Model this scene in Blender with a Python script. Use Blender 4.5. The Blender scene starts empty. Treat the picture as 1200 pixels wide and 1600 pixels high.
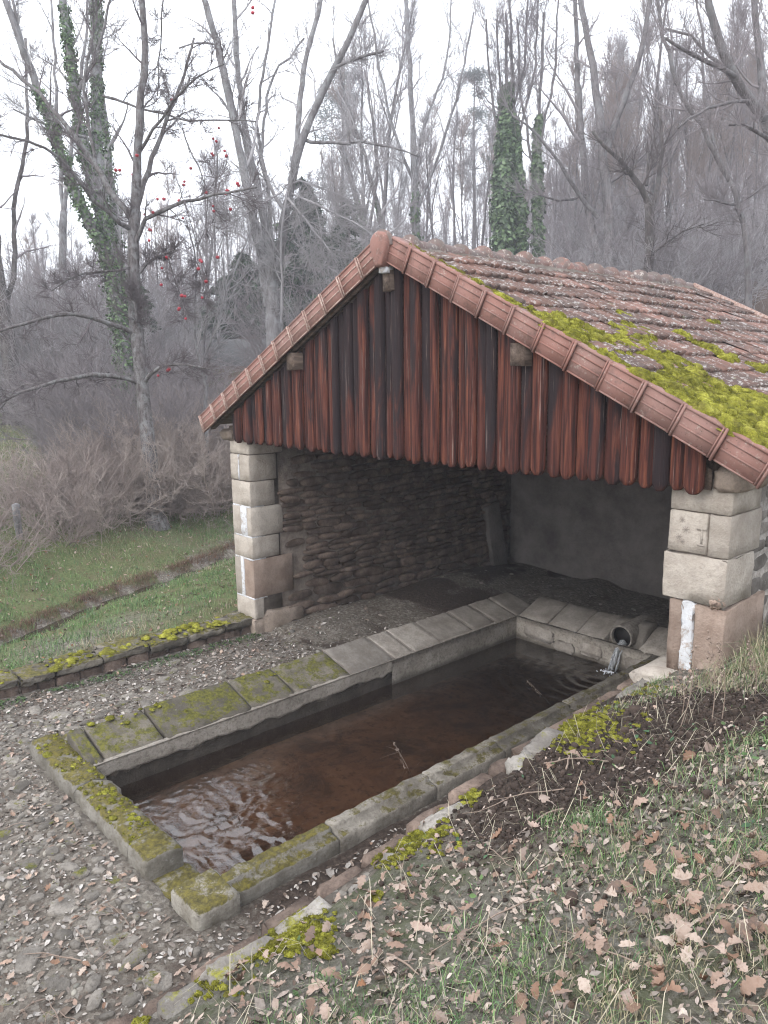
import bpy, math, random
import numpy as np
from mathutils import Vector, Matrix, Euler
random.seed(7)
RNG = np.random.default_rng(7)
R = math.radians
S = bpy.context.scene
COL = S.collection

# ------------------------------------------------------------------ camera
CAM_POS = np.array([5.193, -4.944, 3.318])
YAW, PIT, ROL, FPX = R(47.819), R(-10.489), R(-0.629), 1179.1
_d = np.array([-math.sin(YAW) * math.cos(PIT), math.cos(YAW) * math.cos(PIT), math.sin(PIT)])
_r = np.array([math.cos(YAW), math.sin(YAW), 0.0])
_u = np.cross(_r, _d)
_r2 = _r * math.cos(ROL) + _u * math.sin(ROL)
_u2 = -_r * math.sin(ROL) + _u * math.cos(ROL)
cam_data = bpy.data.cameras.new('camera')
cam = bpy.data.objects.new('camera', cam_data)
COL.objects.link(cam)
cam.matrix_world = Matrix(((_r2[0], _u2[0], -_d[0], CAM_POS[0]), (_r2[1], _u2[1], -_d[1], CAM_POS[1]),
                           (_r2[2], _u2[2], -_d[2], CAM_POS[2]), (0, 0, 0, 1)))
cam_data.sensor_fit = 'VERTICAL'
cam_data.sensor_height = 24.0
cam_data.lens = FPX / 1600 * 24.0
cam_data.clip_start = 0.05
cam_data.clip_end = 2000
S.camera = cam


def RAY(px, py):
    return _d + _r2 * (px - 600) / FPX - _u2 * (py - 800) / FPX


def PX(px, py, d):
    """world point seen at photo position (px, py), d metres ahead of the camera"""
    return CAM_POS + RAY(px, py) * d


# ------------------------------------------------------------------ world, sun, exposure
W = bpy.data.worlds.new('World')
S.world = W
W.use_nodes = True
nt = W.node_tree
nt.nodes.clear()
sky = nt.nodes.new('ShaderNodeTexSky')
sky.sky_type = 'NISHITA'
sky.sun_disc = False
sky.sun_elevation = R(38)
sky.sun_rotation = R(190)
sky.air_density = 1.5
sky.dust_density = 4.0
bg1 = nt.nodes.new('ShaderNodeBackground')
bg1.inputs['Strength'].default_value = 0.12
bg2 = nt.nodes.new('ShaderNodeBackground')      # the closed, even cloud cover
bg2.inputs['Color'].default_value = (0.905, 0.94, 1.0, 1)
bg2.inputs['Strength'].default_value = 1.6
mixs = nt.nodes.new('ShaderNodeMixShader')
mixs.inputs[0].default_value = 0.88
outw = nt.nodes.new('ShaderNodeOutputWorld')
nt.links.new(sky.outputs[0], bg1.inputs[0])
nt.links.new(bg1.outputs[0], mixs.inputs[1])
nt.links.new(bg2.outputs[0], mixs.inputs[2])
nt.links.new(mixs.outputs[0], outw.inputs[0])
sun_d = bpy.data.lights.new('sun', 'SUN')
sun_d.energy = 0.7
sun_d.angle = R(25)
sun_d.color = (1.0, 0.965, 0.92)
sun = bpy.data.objects.new('sun', sun_d)
COL.objects.link(sun)
sun.rotation_euler = Euler((R(52), 0, R(10)), 'XYZ')
S.view_settings.view_transform = 'Standard'
S.view_settings.look = 'None'
S.view_settings.exposure = 0.88
S.view_settings.gamma = 1
S.cycles.pixel_filter_type = 'BLACKMAN_HARRIS'
S.cycles.filter_width = 1.15
S.cycles.max_bounces = 8
S.cycles.diffuse_bounces = 4
S.cycles.transparent_max_bounces = 16
S.cycles.volume_bounces = 1

# ------------------------------------------------------------------ node helpers


class NT:
    def __init__(s, name, rough=0.85, spec=0.3):
        s.m = bpy.data.materials.new(name)
        s.m.use_nodes = True
        s.t = s.m.node_tree
        s.b = s.t.nodes['Principled BSDF']
        s.b.inputs['Roughness'].default_value = rough
        s.b.inputs['Specular IOR Level'].default_value = spec
        s._co = s.t.nodes.new('ShaderNodeTexCoord')
        s._geo = None

    def n(s, typ, **kw):
        x = s.t.nodes.new(typ)
        for k, v in kw.items():
            setattr(x, k, v)
        return x

    def L(s, a, b):
        s.t.links.new(a, b)

    def setin(s, sock, v):
        if isinstance(v, bpy.types.NodeSocket):
            s.L(v, sock)
        elif isinstance(v, (tuple, list)) and len(v) == 3 and sock.type == 'RGBA':
            sock.default_value = (*v, 1)
        else:
            sock.default_value = v

    def obj(s):
        return s._co.outputs['Object']

    def pos(s):
        if s._geo is None:
            s._geo = s.n('ShaderNodeNewGeometry')
        return s._geo.outputs['Position']

    def nor(s):
        s.pos()
        sx = s.n('ShaderNodeSeparateXYZ')
        s.L(s._geo.outputs['Normal'], sx.inputs[0])
        return sx.outputs[2]

    def rnd(s):
        return s.n('ShaderNodeObjectInfo').outputs['Random']

    def attr(s, name='Col'):
        return s.n('ShaderNodeAttribute', attribute_name=name).outputs['Color']

    def xyz(s, v):
        sx = s.n('ShaderNodeSeparateXYZ')
        s.L(v, sx.inputs[0])
        return sx.outputs

    def map(s, v, scale=(1, 1, 1), off=None):
        m = s.n('ShaderNodeMapping')
        s.L(v, m.inputs[0])
        m.inputs['Scale'].default_value = scale
        if off is not None:
            s.setin(m.inputs['Location'], off)
        return m.outputs[0]

    def noise(s, v, scale, detail=4, rough=0.55, dist=0.0, color=False):
        x = s.n('ShaderNodeTexNoise')
        s.L(v, x.inputs['Vector'])
        x.inputs['Scale'].default_value = scale
        x.inputs['Detail'].default_value = detail
        x.inputs['Roughness'].default_value = rough
        x.inputs['Distortion'].default_value = dist
        return x.outputs['Color' if color else 'Fac']

    def voro(s, v, scale, feature='F1', out='Distance'):
        x = s.n('ShaderNodeTexVoronoi', feature=feature)
        s.L(v, x.inputs['Vector'])
        x.inputs['Scale'].default_value = scale
        return x.outputs[out]

    def ramp(s, f, a, b, c0=0.0, c1=1.0):
        x = s.n('ShaderNodeMapRange')
        x.interpolation_type = 'SMOOTHSTEP'
        s.L(f, x.inputs[0])
        x.inputs[1].default_value = a
        x.inputs[2].default_value = b
        x.inputs[3].default_value = c0
        x.inputs[4].default_value = c1
        return x.outputs[0]

    def cramp(s, f, stops):
        x = s.n('ShaderNodeValToRGB')
        s.L(f, x.inputs[0])
        el = x.color_ramp.elements
        while len(el) < len(stops):
            el.new(0.5)
        for e, (p, c) in zip(el, stops):
            e.position = p
            e.color = (*c, 1)
        return x.outputs[0]

    def mix(s, f, a, b, mode='MIX'):
        x = s.n('ShaderNodeMix', data_type='RGBA', blend_type=mode)
        s.setin(x.inputs[0], f)
        s.setin(x.inputs[6], a)
        s.setin(x.inputs[7], b)
        return x.outputs[2]

    def math(s, op, a, b=0.0, c=None):
        x = s.n('ShaderNodeMath', operation=op)
        s.setin(x.inputs[0], a)
        s.setin(x.inputs[1], b)
        if c is not None:
            s.setin(x.inputs[2], c)
        return x.outputs[0]

    def col(s, c):
        s.setin(s.b.inputs['Base Color'], c)

    def bump(s, h, strength=0.5, dist=0.01):
        x = s.n('ShaderNodeBump')
        x.inputs['Strength'].default_value = strength
        x.inputs['Distance'].default_value = dist
        s.L(h, x.inputs['Height'])
        s.L(x.outputs[0], s.b.inputs['Normal'])


MAT = {}


def stone_mat(name, c_lo, c_hi, c_stain, moss=0.0, rscale=1.0, lichen=0.15, bump=0.6, blotch=0.6, var=(0.72, 1.25), mosscol=((0.045, 0.05, 0.012), (0.16, 0.15, 0.03))):
    m = NT(name, 0.9, 0.2)
    p = m.pos()
    n1 = m.noise(p, 5 * rscale, 6, 0.65)
    n2 = m.noise(p, 45 * rscale, 4, 0.7)
    c = m.mix(m.ramp(n1, 0.3, 0.7), c_lo, c_hi)
    rr = m.rnd()
    hs = m.n('ShaderNodeHueSaturation')
    m.L(c, hs.inputs['Color'])
    m.L(m.ramp(rr, 0, 1, *var), hs.inputs['Value'])
    c = hs.outputs[0]
    c = m.mix(m.ramp(n2, 0.45, 0.75, 0, 0.5), c, c_stain)
    n3 = m.noise(m.map(p, off=(3, 7, 1)), 14 * rscale, 5, 0.75)
    c = m.mix(m.ramp(n3, 0.62, 0.7, 0, lichen), c, (0.5, 0.5, 0.47))
    n3b = m.noise(m.map(p, off=(13, 2, 5)), 3.1 * rscale, 6, 0.8)
    c = m.mix(m.ramp(n3b, 0.45, 0.75, 0, blotch), c, c_stain)
    if moss > 0:
        n4 = m.noise(m.map(p, off=(9, 1, 4)), 6.5, 7, 0.8)
        up = m.ramp(m.nor(), 0.2, 0.9, 0.35, 1)
        n4 = m.math('MULTIPLY', n4, up)
        mc = m.mix(m.ramp(m.noise(p, 30, 4, 0.7), 0.3, 0.7), *mosscol)
        c = m.mix(m.ramp(n4, 0.62 - moss * 0.35, 0.70 - moss * 0.3, 0, 0.92), c, mc)
    m.col(c)
    m.bump(m.math('ADD', n2, m.math('MULTIPLY', n1, 1.5)), bump, 0.012)
    MAT[name] = m.m
    return m.m


# ------------------------------------------------------------------ value noise for shaping


def _h(ix, iy, seed):
    n = (ix.astype(np.int64) * 374761393 + iy.astype(np.int64) * 668265263 + seed * 974634777) & 0xFFFFFFFF
    n = ((n ^ (n >> 13)) * 1274126177) & 0xFFFFFFFF
    return ((n ^ (n >> 16)) & 0xFFFF) / 65535.0


def vn(x, y, f=1.0, seed=0, octaves=1):
    x = np.asarray(x, float) * f
    y = np.asarray(y, float) * f
    tot = 0
    amp = 1.0
    norm = 0
    for o in range(octaves):
        ix = np.floor(x)
        iy = np.floor(y)
        fx = x - ix
        fy = y - iy
        fx = fx * fx * (3 - 2 * fx)
        fy = fy * fy * (3 - 2 * fy)
        a = _h(ix, iy, seed + o)
        b = _h(ix + 1, iy, seed + o)
        c = _h(ix, iy + 1, seed + o)
        d = _h(ix + 1, iy + 1, seed + o)
        tot = tot + amp * ((a * (1 - fx) + b * fx) * (1 - fy) + (c * (1 - fx) + d * fx) * fy - 0.5)
        norm += amp
        amp *= 0.5
        x = x * 2.03
        y = y * 2.03
    return tot / norm * 2       # about -1 .. 1


def sstep(x, a, b):
    t = np.clip((x - a) / (b - a), 0, 1)
    return t * t * (3 - 2 * t)


# ------------------------------------------------------------------ mesh helpers


class MB:
    """collects vertices, faces and a colour per vertex, builds ONE mesh"""

    def __init__(s):
        s.V = []
        s.F = []
        s.C = []
        s.nv = 0

    def add(s, v, f, c=None):
        v = np.asarray(v, float).reshape(-1, 3)
        s.V.append(v)
        for face in f:
            s.F.append([i + s.nv for i in face])
        if c is not None:
            c = np.asarray(c, float)
            s.C.append(np.broadcast_to(c, (len(v), 3)))
        else:
            s.C.append(np.ones((len(v), 3)))
        s.nv += len(v)

    def addarr(s, v, f, c=None):
        """f: (n,k) int array"""
        v = np.asarray(v, float).reshape(-1, 3)
        s.V.append(v)
        s.F.append(np.asarray(f, int) + s.nv)
        s.C.append(np.broadcast_to(np.asarray(c if c is not None else (1, 1, 1), float), (len(v), 3)))
        s.nv += len(v)

    def box(s, lo, hi, jit=0.0, c=None):
        x0, y0, z0 = lo
        x1, y1, z1 = hi
        v = np.array([(x0, y0, z0), (x1, y0, z0), (x1, y1, z0), (x0, y1, z0), (x0, y0, z1), (x1, y0, z1), (x1, y1, z1), (x0, y1, z1)], float)
        if jit:
            v += RNG.uniform(-jit, jit, v.shape)
        s.add(v, [(0, 3, 2, 1), (4, 5, 6, 7), (0, 1, 5, 4), (1, 2, 6, 5), (2, 3, 7, 6), (3, 0, 4, 7)], c)

    def mesh(s, name, smooth=True, color=False):
        V = np.concatenate(s.V) if s.V else np.zeros((0, 3))
        loops = []
        starts = []
        k = 0
        for f in s.F:
            if isinstance(f, np.ndarray):
                n, w = f.shape
                loops.append(f.reshape(-1))
                starts.append(k + np.arange(n) * w)
                k += n * w
            else:
                loops.append(np.array(f, int))
                starts.append(np.array([k]))
                k += len(f)
        loops = np.concatenate(loops)
        starts = np.concatenate(starts)
        me = bpy.data.meshes.new(name)
        me.vertices.add(len(V))
        me.vertices.foreach_set('co', V.astype(np.float32).reshape(-1))
        me.loops.add(len(loops))
        me.loops.foreach_set('vertex_index', loops.astype(np.int32))
        me.polygons.add(len(starts))
        me.polygons.foreach_set('loop_start', starts.astype(np.int32))
        if smooth:
            me.polygons.foreach_set('use_smooth', np.ones(len(starts), bool))
        me.update(calc_edges=True)
        me.validate()
        if color:
            C = np.concatenate(s.C)
            if len(C) == len(me.vertices):
                at = me.color_attributes.new('Col', 'FLOAT_COLOR', 'POINT')
                at.data.foreach_set('color', np.concatenate([C, np.ones((len(C), 1))], 1).astype(np.float32).reshape(-1))
        return me

    def build(s, name, mat, parent=None, smooth=True, color=False, loc=None):
        me = s.mesh(name, smooth, color)
        me.materials.append(mat)
        return link(name, me, parent, loc)


def link(name, me, parent=None, loc=None, rot=None, scale=None):
    o = bpy.data.objects.new(name, me)
    COL.objects.link(o)
    if parent is not None:
        o.parent = parent
    if loc is not None:
        o.location = loc
    if rot is not None:
        o.rotation_euler = rot
    if scale is not None:
        o.scale = scale
    return o


def tag(o, label=None, cat=None, group=None, kind=None):
    for k, v in (('label', label), ('category', cat), ('group', group), ('kind', kind)):
        if v:
            o[k] = v
    return o


def empty(name, loc=(0, 0, 0)):
    o = bpy.data.objects.new(name, None)
    COL.objects.link(o)
    o.location = loc
    o.empty_display_size = 0.2
    return o


def copy_tree(o, parent=None):
    c = o.copy()
    COL.objects.link(c)
    if parent is not None:
        c.parent = parent
    for ch in o.children:
        copy_tree(ch, c)
    return c


def tube_into(mb, pts, rad, sides=6, c=None, cap=True):
    pts = np.asarray(pts, float)
    n = len(pts)
    rad = np.broadcast_to(np.asarray(rad, float), (n,))
    t = np.gradient(pts, axis=0)
    t /= np.linalg.norm(t, axis=1, keepdims=True) + 1e-9
    ref = np.array([0.0, 0, 1]) if abs(t[0][2]) < 0.9 else np.array([1.0, 0, 0])
    a = np.cross(t, ref)
    a /= np.linalg.norm(a, axis=1, keepdims=True) + 1e-9
    b = np.cross(t, a)
    ang = np.arange(sides) * 2 * math.pi / sides
    ring = a[:, None, :] * np.cos(ang)[None, :, None] + b[:, None, :] * np.sin(ang)[None, :, None]
    V = (pts[:, None, :] + ring * rad[:, None, None]).reshape(-1, 3)
    i = np.arange(n - 1)[:, None] * sides
    j = np.arange(sides)[None, :]
    k = (j + 1) % sides
    F = np.stack([i + j, i + k, i + sides + k, i + sides + j], -1).reshape(-1, 4)
    mb.addarr(V, F, c)
    if cap:
        mb.F.append([mb.nv - sides + q for q in range(sides)])


def twigs_into(mb, P, D, Ln, Rd, bend, c=None):
    """many thin three-sided twigs at once: start P, direction D, length, radius"""
    n = len(P)
    if n == 0:
        return
    D = D / (np.linalg.norm(D, axis=1, keepdims=True) + 1e-9)
    ref = RNG.normal(size=(n, 3))
    a = np.cross(D, ref)
    a /= np.linalg.norm(a, axis=1, keepdims=True) + 1e-9
    b = np.cross(D, a)
    K = 3
    rings = []
    for k in range(K):
        f = k / (K - 1)
        cen = P + D * (Ln * f)[:, None] + bend * (Ln * f * f)[:, None]
        rr = Rd * (1 - 0.75 * f)
        for j in range(3):
            an = j * 2.0944
            rings.append(cen + (a * math.cos(an) + b * math.sin(an)) * rr[:, None])
    V = np.stack(rings, 1)          # n, 9, 3
    f = []
    for k in range(K - 1):
        for j in range(3):
            q = (j + 1) % 3
            f.append((k * 3 + j, k * 3 + q, (k + 1) * 3 + q, (k + 1) * 3 + j))
    F = (np.arange(n)[:, None, None] * 9 + np.array(f)[None]).reshape(-1, 4)
    if c is not None and np.ndim(c) == 2:
        c = np.repeat(np.asarray(c), 9, 0)
    mb.addarr(V.reshape(-1, 3), F, c)


def blades_into(mb, P, Ln, Wd, lean, c):
    """grass blades: 5 verts, 2 faces each"""
    n = len(P)
    az = RNG.uniform(0, 2 * math.pi, n)
    side = np.stack([np.cos(az), np.sin(az), np.zeros(n)], 1)
    az2 = RNG.uniform(0, 2 * math.pi, n)
    ld = np.stack([np.cos(az2), np.sin(az2), np.zeros(n)], 1) * lean[:, None]
    up = np.array([0, 0, 1.0])
    h1 = P + (up * 0.55 + ld * 0.35) * Ln[:, None]
    h2 = P + (up * np.sqrt(np.clip(1 - lean ** 2, 0.05, 1))[:, None] * 0.95 + ld) * Ln[:, None]
    w = side * Wd[:, None] * 0.5
    V = np.stack([P - w, P + w, h1 + w * 0.75, h1 - w * 0.75, h2], 1).reshape(-1, 3)
    b = np.arange(n)[:, None] * 5
    if np.ndim(c) == 2:
        c = np.repeat(np.asarray(c), 5, 0)
    nv = mb.nv
    mb.addarr(V, b + np.array([[0, 1, 2, 3]]), c)
    mb.F.append(b + np.array([[3, 2, 4]]) + nv)


def rock_mesh(name, seed, n=9, square=0.5, chamfer=0.18, mat=None):
    """irregular stone filling about [-.5,.5]^2, face towards +z (height 1)"""
    rg = np.random.default_rng(seed)
    ang = np.sort((np.arange(n) + rg.uniform(-0.25, 0.25, n)) * 2 * math.pi / n)
    ca, sa = np.cos(ang), np.sin(ang)
    p = 2 / (2 - 1.55 * square)
    rad = 0.5 / (np.abs(ca) ** (2 * p) + np.abs(sa) ** (2 * p)) ** (1 / (2 * p))
    rad *= rg.uniform(0.9, 1.06, n)
    x, y = ca * rad, sa * rad
    rings = [np.stack([x, y, np.zeros(n)], 1), np.stack([x, y, 0.62 + rg.uniform(-.12, .12, n)], 1),
             np.stack([x * (1 - chamfer), y * (1 - chamfer), 0.92 + rg.uniform(-.1, .08, n)], 1)]
    cen = np.array([[rg.uniform(-.1, .1), rg.uniform(-.1, .1), 1.0]])
    V = np.concatenate(rings + [cen])
    mb = MB()
    F = []
    for k in range(2):
        for j in range(n):
            q = (j + 1) % n
            F.append((k * n + j, k * n + q, (k + 1) * n + q, (k + 1) * n + j))
    for j in range(n):
        F.append((2 * n + j, 2 * n + (j + 1) % n, 3 * n))
    mb.add(V, F)
    me = mb.mesh(name, smooth=False)
    if mat:
        me.materials.append(mat)
    return me


def block_mb(lo, hi, cuts=(4, 3, 3), amp=0.008, bev=0.012, seed=0):
    """a hewn block: subdivided box with rounded edges and uneven faces"""
    lo = np.array(lo, float)
    hi = np.array(hi, float)
    mb = MB()
    V = []
    idx = {}
    F = []
    nx, ny, nz = [max(3, q + 1) for q in cuts]

    def cutp(n_, sz):
        e_ = min(0.3, bev * 1.2 / max(sz, 1e-3))
        return [0.0, e_] + [e_ + (1 - 2 * e_) * q / (n_ - 2) for q in range(1, n_ - 2)] + [1 - e_, 1.0]
    size = hi - lo
    cx_, cy_, cz_ = cutp(nx, size[0]), cutp(ny, size[1]), cutp(nz, size[2])

    def gid(i, j, k):
        key = (i, j, k)
        if key not in idx:
            idx[key] = len(V)
            V.append([cx_[i], cy_[j], cz_[k]])
        return idx[key]
    for i in range(nx):
        for j in range(ny):
            F.append((gid(i, j, 0), gid(i, j + 1, 0), gid(i + 1, j + 1, 0), gid(i + 1, j, 0)))
            F.append((gid(i, j, nz), gid(i + 1, j, nz), gid(i + 1, j + 1, nz), gid(i, j + 1, nz)))
    for i in range(nx):
        for k in range(nz):
            F.append((gid(i, 0, k), gid(i + 1, 0, k), gid(i + 1, 0, k + 1), gid(i, 0, k + 1)))
            F.append((gid(i, ny, k), gid(i, ny, k + 1), gid(i + 1, ny, k + 1), gid(i + 1, ny, k)))
    for j in range(ny):
        for k in range(nz):
            F.append((gid(0, j, k), gid(0, j, k + 1), gid(0, j + 1, k + 1), gid(0, j + 1, k)))
            F.append((gid(nx, j, k), gid(nx, j + 1, k), gid(nx, j + 1, k + 1), gid(nx, j, k + 1)))
    V = np.array(V)
    on = ((V < 1e-6) | (V > 1 - 1e-6)).sum(1)
    P = lo + V * size
    cen = (lo + hi) / 2
    dirv = np.sign(P - cen) * ((V < 1e-6) | (V > 1 - 1e-6))
    P = P - dirv * (bev * np.clip(on - 1, 0, 2) * 0.6)[:, None]
    rg = np.random.default_rng(seed + 11)
    P = P + rg.normal(0, amp, P.shape) * 0.6 * (1 - 0.45 * (on > 1))[:, None]
    mb.add(P, F)
    return mb
# ------------------------------------------------------------------ lie of the land
STREAM_Y = np.array([-30, -12, -6, -2.4, -0.8, 2.3, 6, 14, 60])
STREAM_X = np.array([-4.5, -3.9, -4.2, -5.0, -5.9, -7.1, -8.6, -12.5, -40])
EDGE_Y = np.array([-30, -9, -6.5, -4.6, -4.0, -3.3, -2.4, -1.1, 0.3, 1.5, 3, 6, 12, 40])
EDGE_Z = np.array([-0.1, 0.1, 0.45, 0.76, 0.82, 0.87, 0.97, 1.11, 1.16, 1.42, 1.8, 2.3, 3.3, 9.0])
WALL_X = 2.66


def far_h(x, y):
    w = 0.10 * np.clip(-x - 7, 0, 20)
    q = np.clip(y - 6, 0, 4.6)
    n = 0.25 * q + 0.012 * q * q + 0.27 * np.clip(y - 10.6, 0, 22) + 0.15 * np.clip(y - 32.6, 0, 70)
    side = 0.9 * sstep(x, -9, 2) * sstep(y, 6, 12)
    return w + n + side


def H(x, y, detail=True):
    x = np.asarray(x, float)
    y = np.asarray(y, float)
    x, y = np.broadcast_arrays(x, y)
    # court round the basin, building floor
    z = 0.075 + 0.05 * sstep(x, -2.4, -0.9) * sstep(-x, 0.3, 0.9)
    z = 0.06 + 0.10 * sstep(x, -2.3, -1.25)
    z = z + 0.03 * np.exp(-((y + 3.35) / 0.3) ** 2) - 0.10 * sstep(-y, 3.6, 5.5)
    inside = (y > 0.2) & (x < 2.7)
    mound = 0.2 * np.exp(-((x + 2.35) / 0.55) ** 2 - ((y - 3.4) / 1.5) ** 2) + 0.12 * np.exp(-((x + 2.4) / 0.4) ** 2 - ((y - 1.0) / 0.9) ** 2)
    z = np.where(inside, 0.05 + mound + 0.28 * sstep(x, -1.3, -1.0) * sstep(-x, 0.5, 0.9) * 0.3, z)
    # grass beyond the low wall, the ditch, the meadow slope
    sx = np.interp(y, STREAM_Y, STREAM_X)
    d = x - sx
    left = np.interp(d, [0.0, 0.14, 0.3, 2.2, 2.6], [-0.24, -0.19, -0.03, 0.2, 0.24])
    dd = -d
    rise = np.interp(dd, [0.0, 0.12, 0.26, 1.5, 3.2, 6, 10, 30, 400], [-0.24, -0.19, -0.04, 0.2, 0.5, 0.5, 0.5, 0.5, 0.5])
    beyond = rise + far_h(x, y)
    side = np.where(d >= 0, left + 0.4 * np.clip(y - 6, 0, 1) * 0 + far_h(x, y) * (y > 5.5), beyond)
    gl = sstep(-x, 3.02, 3.12)
    z = z * (1 - gl) + side * gl
    # land behind the building
    back = far_h(x, y) + 0.25
    gb = sstep(y, 5.35, 5.9) * (x > -3.4)
    z = z * (1 - gb) + back * gb
    # right bank
    ze = np.interp(y, EDGE_Y, EDGE_Z)
    slope = np.interp(y, [-9, -6, -4.9, -3, 0, 3], [0.3, 0.34, 0.37, 0.37, 0.42, 0.3])
    bank = ze + slope * np.clip(x - WALL_X, 0, 2.8) + 0.16 * np.clip(x - WALL_X - 2.8, 0, 25) - 0.05 * sstep(WALL_X + 0.1 - x, 0, 0.1)
    gr = sstep(x, WALL_X - 0.16, WALL_X - 0.06)
    ybl = 1 - sstep(y, 4.0, 9.0)
    bank2 = np.where(y > 4, bank * ybl + np.maximum(bank, back) * (1 - ybl), bank)
    z = z * (1 - gr) + bank2 * gr
    # basin hollow
    hb = sstep(x, -0.66, -0.6) * sstep(-x, -1.56, -1.5) * sstep(y, -3.16, -3.1) * sstep(-y, -2.62, -2.56)
    z = z * (1 - hb) + (-0.26) * hb
    hole = ((hb > 0.4))
    if detail:
        near = np.exp(-np.hypot(x - 2, y + 2) / 14)
        a = 0.045 * vn(x, y, 1.3, 5, 3) + 0.02 * vn(x, y, 6, 9, 3)
        rough = np.where(x > WALL_X, 1.3, np.where(x > -2.9, 0.55, 1.2))
        rough = np.where(inside & (x < 2.5), 0.6, rough)
        z = z + np.where(hole, 0.015 * vn(x, y, 2.5, 31, 3), a * rough * (0.35 + 0.65 * near)) + 0.5 * vn(x, y, 0.06, 3, 3) * sstep(np.hypot(x, y), 14, 60)
    return z




def grid_coords(lo, hi, fine_lo, fine_hi, step, growth=1.09, smax=5.0):
    g = list(np.arange(fine_lo, fine_hi + 1e-6, step))
    s = step
    v = fine_hi
    while v < hi:
        s = min(s * growth, smax)
        v += s
        g.append(v)
    s = step
    v = fine_lo
    pre = []
    while v > lo:
        s = min(s * growth, smax)
        v -= s
        pre.append(v)
    return np.array(pre[::-1] + g)


gx = grid_coords(-190, 120, -3.6, 5.6, 0.05)
gy = grid_coords(-40, 190, -5.2, 5.6, 0.05)
GX, GY = np.meshgrid(gx, gy, indexing='xy')
GZ = H(GX, GY)
nx_, ny_ = len(gx), len(gy)

_gxl, _gyl = gx.tolist(), gy.tolist()
_GZ = GZ


def Hs(x, y):
    import bisect
    i = min(max(bisect.bisect_right(_gxl, x) - 1, 0), nx_ - 2)
    j = min(max(bisect.bisect_right(_gyl, y) - 1, 0), ny_ - 2)
    fx = (x - _gxl[i]) / (_gxl[i + 1] - _gxl[i])
    fy = (y - _gyl[j]) / (_gyl[j + 1] - _gyl[j])
    return float((_GZ[j, i] * (1 - fx) + _GZ[j, i + 1] * fx) * (1 - fy) + (_GZ[j + 1, i] * (1 - fx) + _GZ[j + 1, i + 1] * fx) * fy)


def hit(px, py, up=0.0, t1=9.0):
    q = _d + _r2 * (px - 600) / FPX - _u2 * (py - 800) / FPX
    t_ = 1.2
    while t_ < t1:
        if CAM_POS[2] + q[2] * t_ < Hs(CAM_POS[0] + q[0] * t_, CAM_POS[1] + q[1] * t_) + up:
            break
        t_ += 0.02
    return CAM_POS + q * t_, t_


# zone weights: r grass, g bare gravel, b dark mud
sxg = np.interp(GY, STREAM_Y, STREAM_X)
grass_w = np.where(GX > WALL_X, 0.55 + 0.5 * vn(GX, GY, 1.1, 21, 3), 0)
# the churned patch of dark soil on the bank
soil = np.exp(-((GX - 3.15) / 0.55) ** 2 - ((GY + 1.75) / 0.75) ** 2) * 1.25 + np.exp(-((GX - 3.6) / 0.7) ** 2 - ((GY + 0.95) / 0.4) ** 2) * 1.0
grass_w = np.where(GX < -3.15, 0.75 + 0.6 * vn(GX, GY, 0.5, 25, 3), grass_w)
grass_w = grass_w - sstep(np.hypot(GX, GY), 20, 34) * 0.75
grass_w = grass_w * (1 - np.clip(soil, 0, 1)) * (1 - 0.9 * (np.abs(GX - sxg) < 0.28) * (GX < -3.3))
mud_w = np.clip(soil, 0, 1) + 0.42 * ((GX > -3) & (GX < 2.6)) * sstep(-vn(GX, GY, 1.7, 55, 3), -0.05, 0.3) + 1.0 * np.exp(-((GX - sxg) / 0.09) ** 2) * (GX < -3)
mud_w = mud_w + 0.8 * sstep(GX, 1.55, 1.65) * sstep(-GX, -2.7, -2.6) * sstep(GY, -3.0, -2.2)
mud_w = mud_w + 0.35 * ((GX > -3) & (GX < 2.6) & (GY > 0.2) & (GY < 5.3))
mud_w = mud_w + sstep(np.hypot(GX, GY), 12, 22) * (0.5 + 0.5 * vn(GX, GY, 0.2, 8, 3)) * 0.5
mb = MB()
i = np.arange(ny_ - 1)[:, None] * nx_ + np.arange(nx_ - 1)[None, :]
F = np.stack([i, i + 1, i + nx_ + 1, i + nx_], -1).reshape(-1, 4)
V = np.stack([GX.ravel(), GY.ravel(), GZ.ravel()], 1)
Cc = np.stack([np.clip(grass_w, 0, 1).ravel(), np.clip(1 - grass_w - mud_w, 0, 1).ravel(), np.clip(mud_w, 0, 1).ravel()], 1)
mb.addarr(V, F)
mb.C = [Cc]

m = NT('ground_soil', 0.95, 0.15)
p = m.pos()
w = m.attr()
ws = m.xyz(w)
n1 = m.noise(p, 3, 6, 0.65)
n2 = m.noise(p, 28, 5, 0.7)
n3 = m.noise(p, 110, 3, 0.7)
vor = m.voro(m.map(p, off=(1, 2, 3)), 34, out='Color')
vg = m.xyz(vor)[0]
gravel = m.cramp(n2, [(0.3, (0.1, 0.088, 0.075)), (0.5, (0.2, 0.178, 0.152)), (0.72, (0.32, 0.29, 0.255))])
gravel = m.mix(0.55, gravel, m.cramp(vg, [(0.0, (0.07, 0.06, 0.05)), (0.45, (0.17, 0.145, 0.12)), (0.8, (0.27, 0.24, 0.2)), (1.0, (0.38, 0.35, 0.31))]))
gravel = m.mix(m.ramp(n1, 0.5, 0.7, 0, 0.75), gravel, (0.1, 0.075, 0.06))
grass = m.cramp(n2, [(0.25, (0.06, 0.06, 0.03)), (0.5, (0.12, 0.15, 0.06)), (0.75, (0.2, 0.21, 0.11))])
grass = m.mix(m.ramp(n1, 0.4, 0.65, 0, 0.6), grass, (0.15, 0.125, 0.075))
bankc = m.cramp(n2, [(0.25, (0.05, 0.045, 0.038)), (0.5, (0.135, 0.125, 0.1)), (0.75, (0.26, 0.245, 0.215))])
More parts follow.
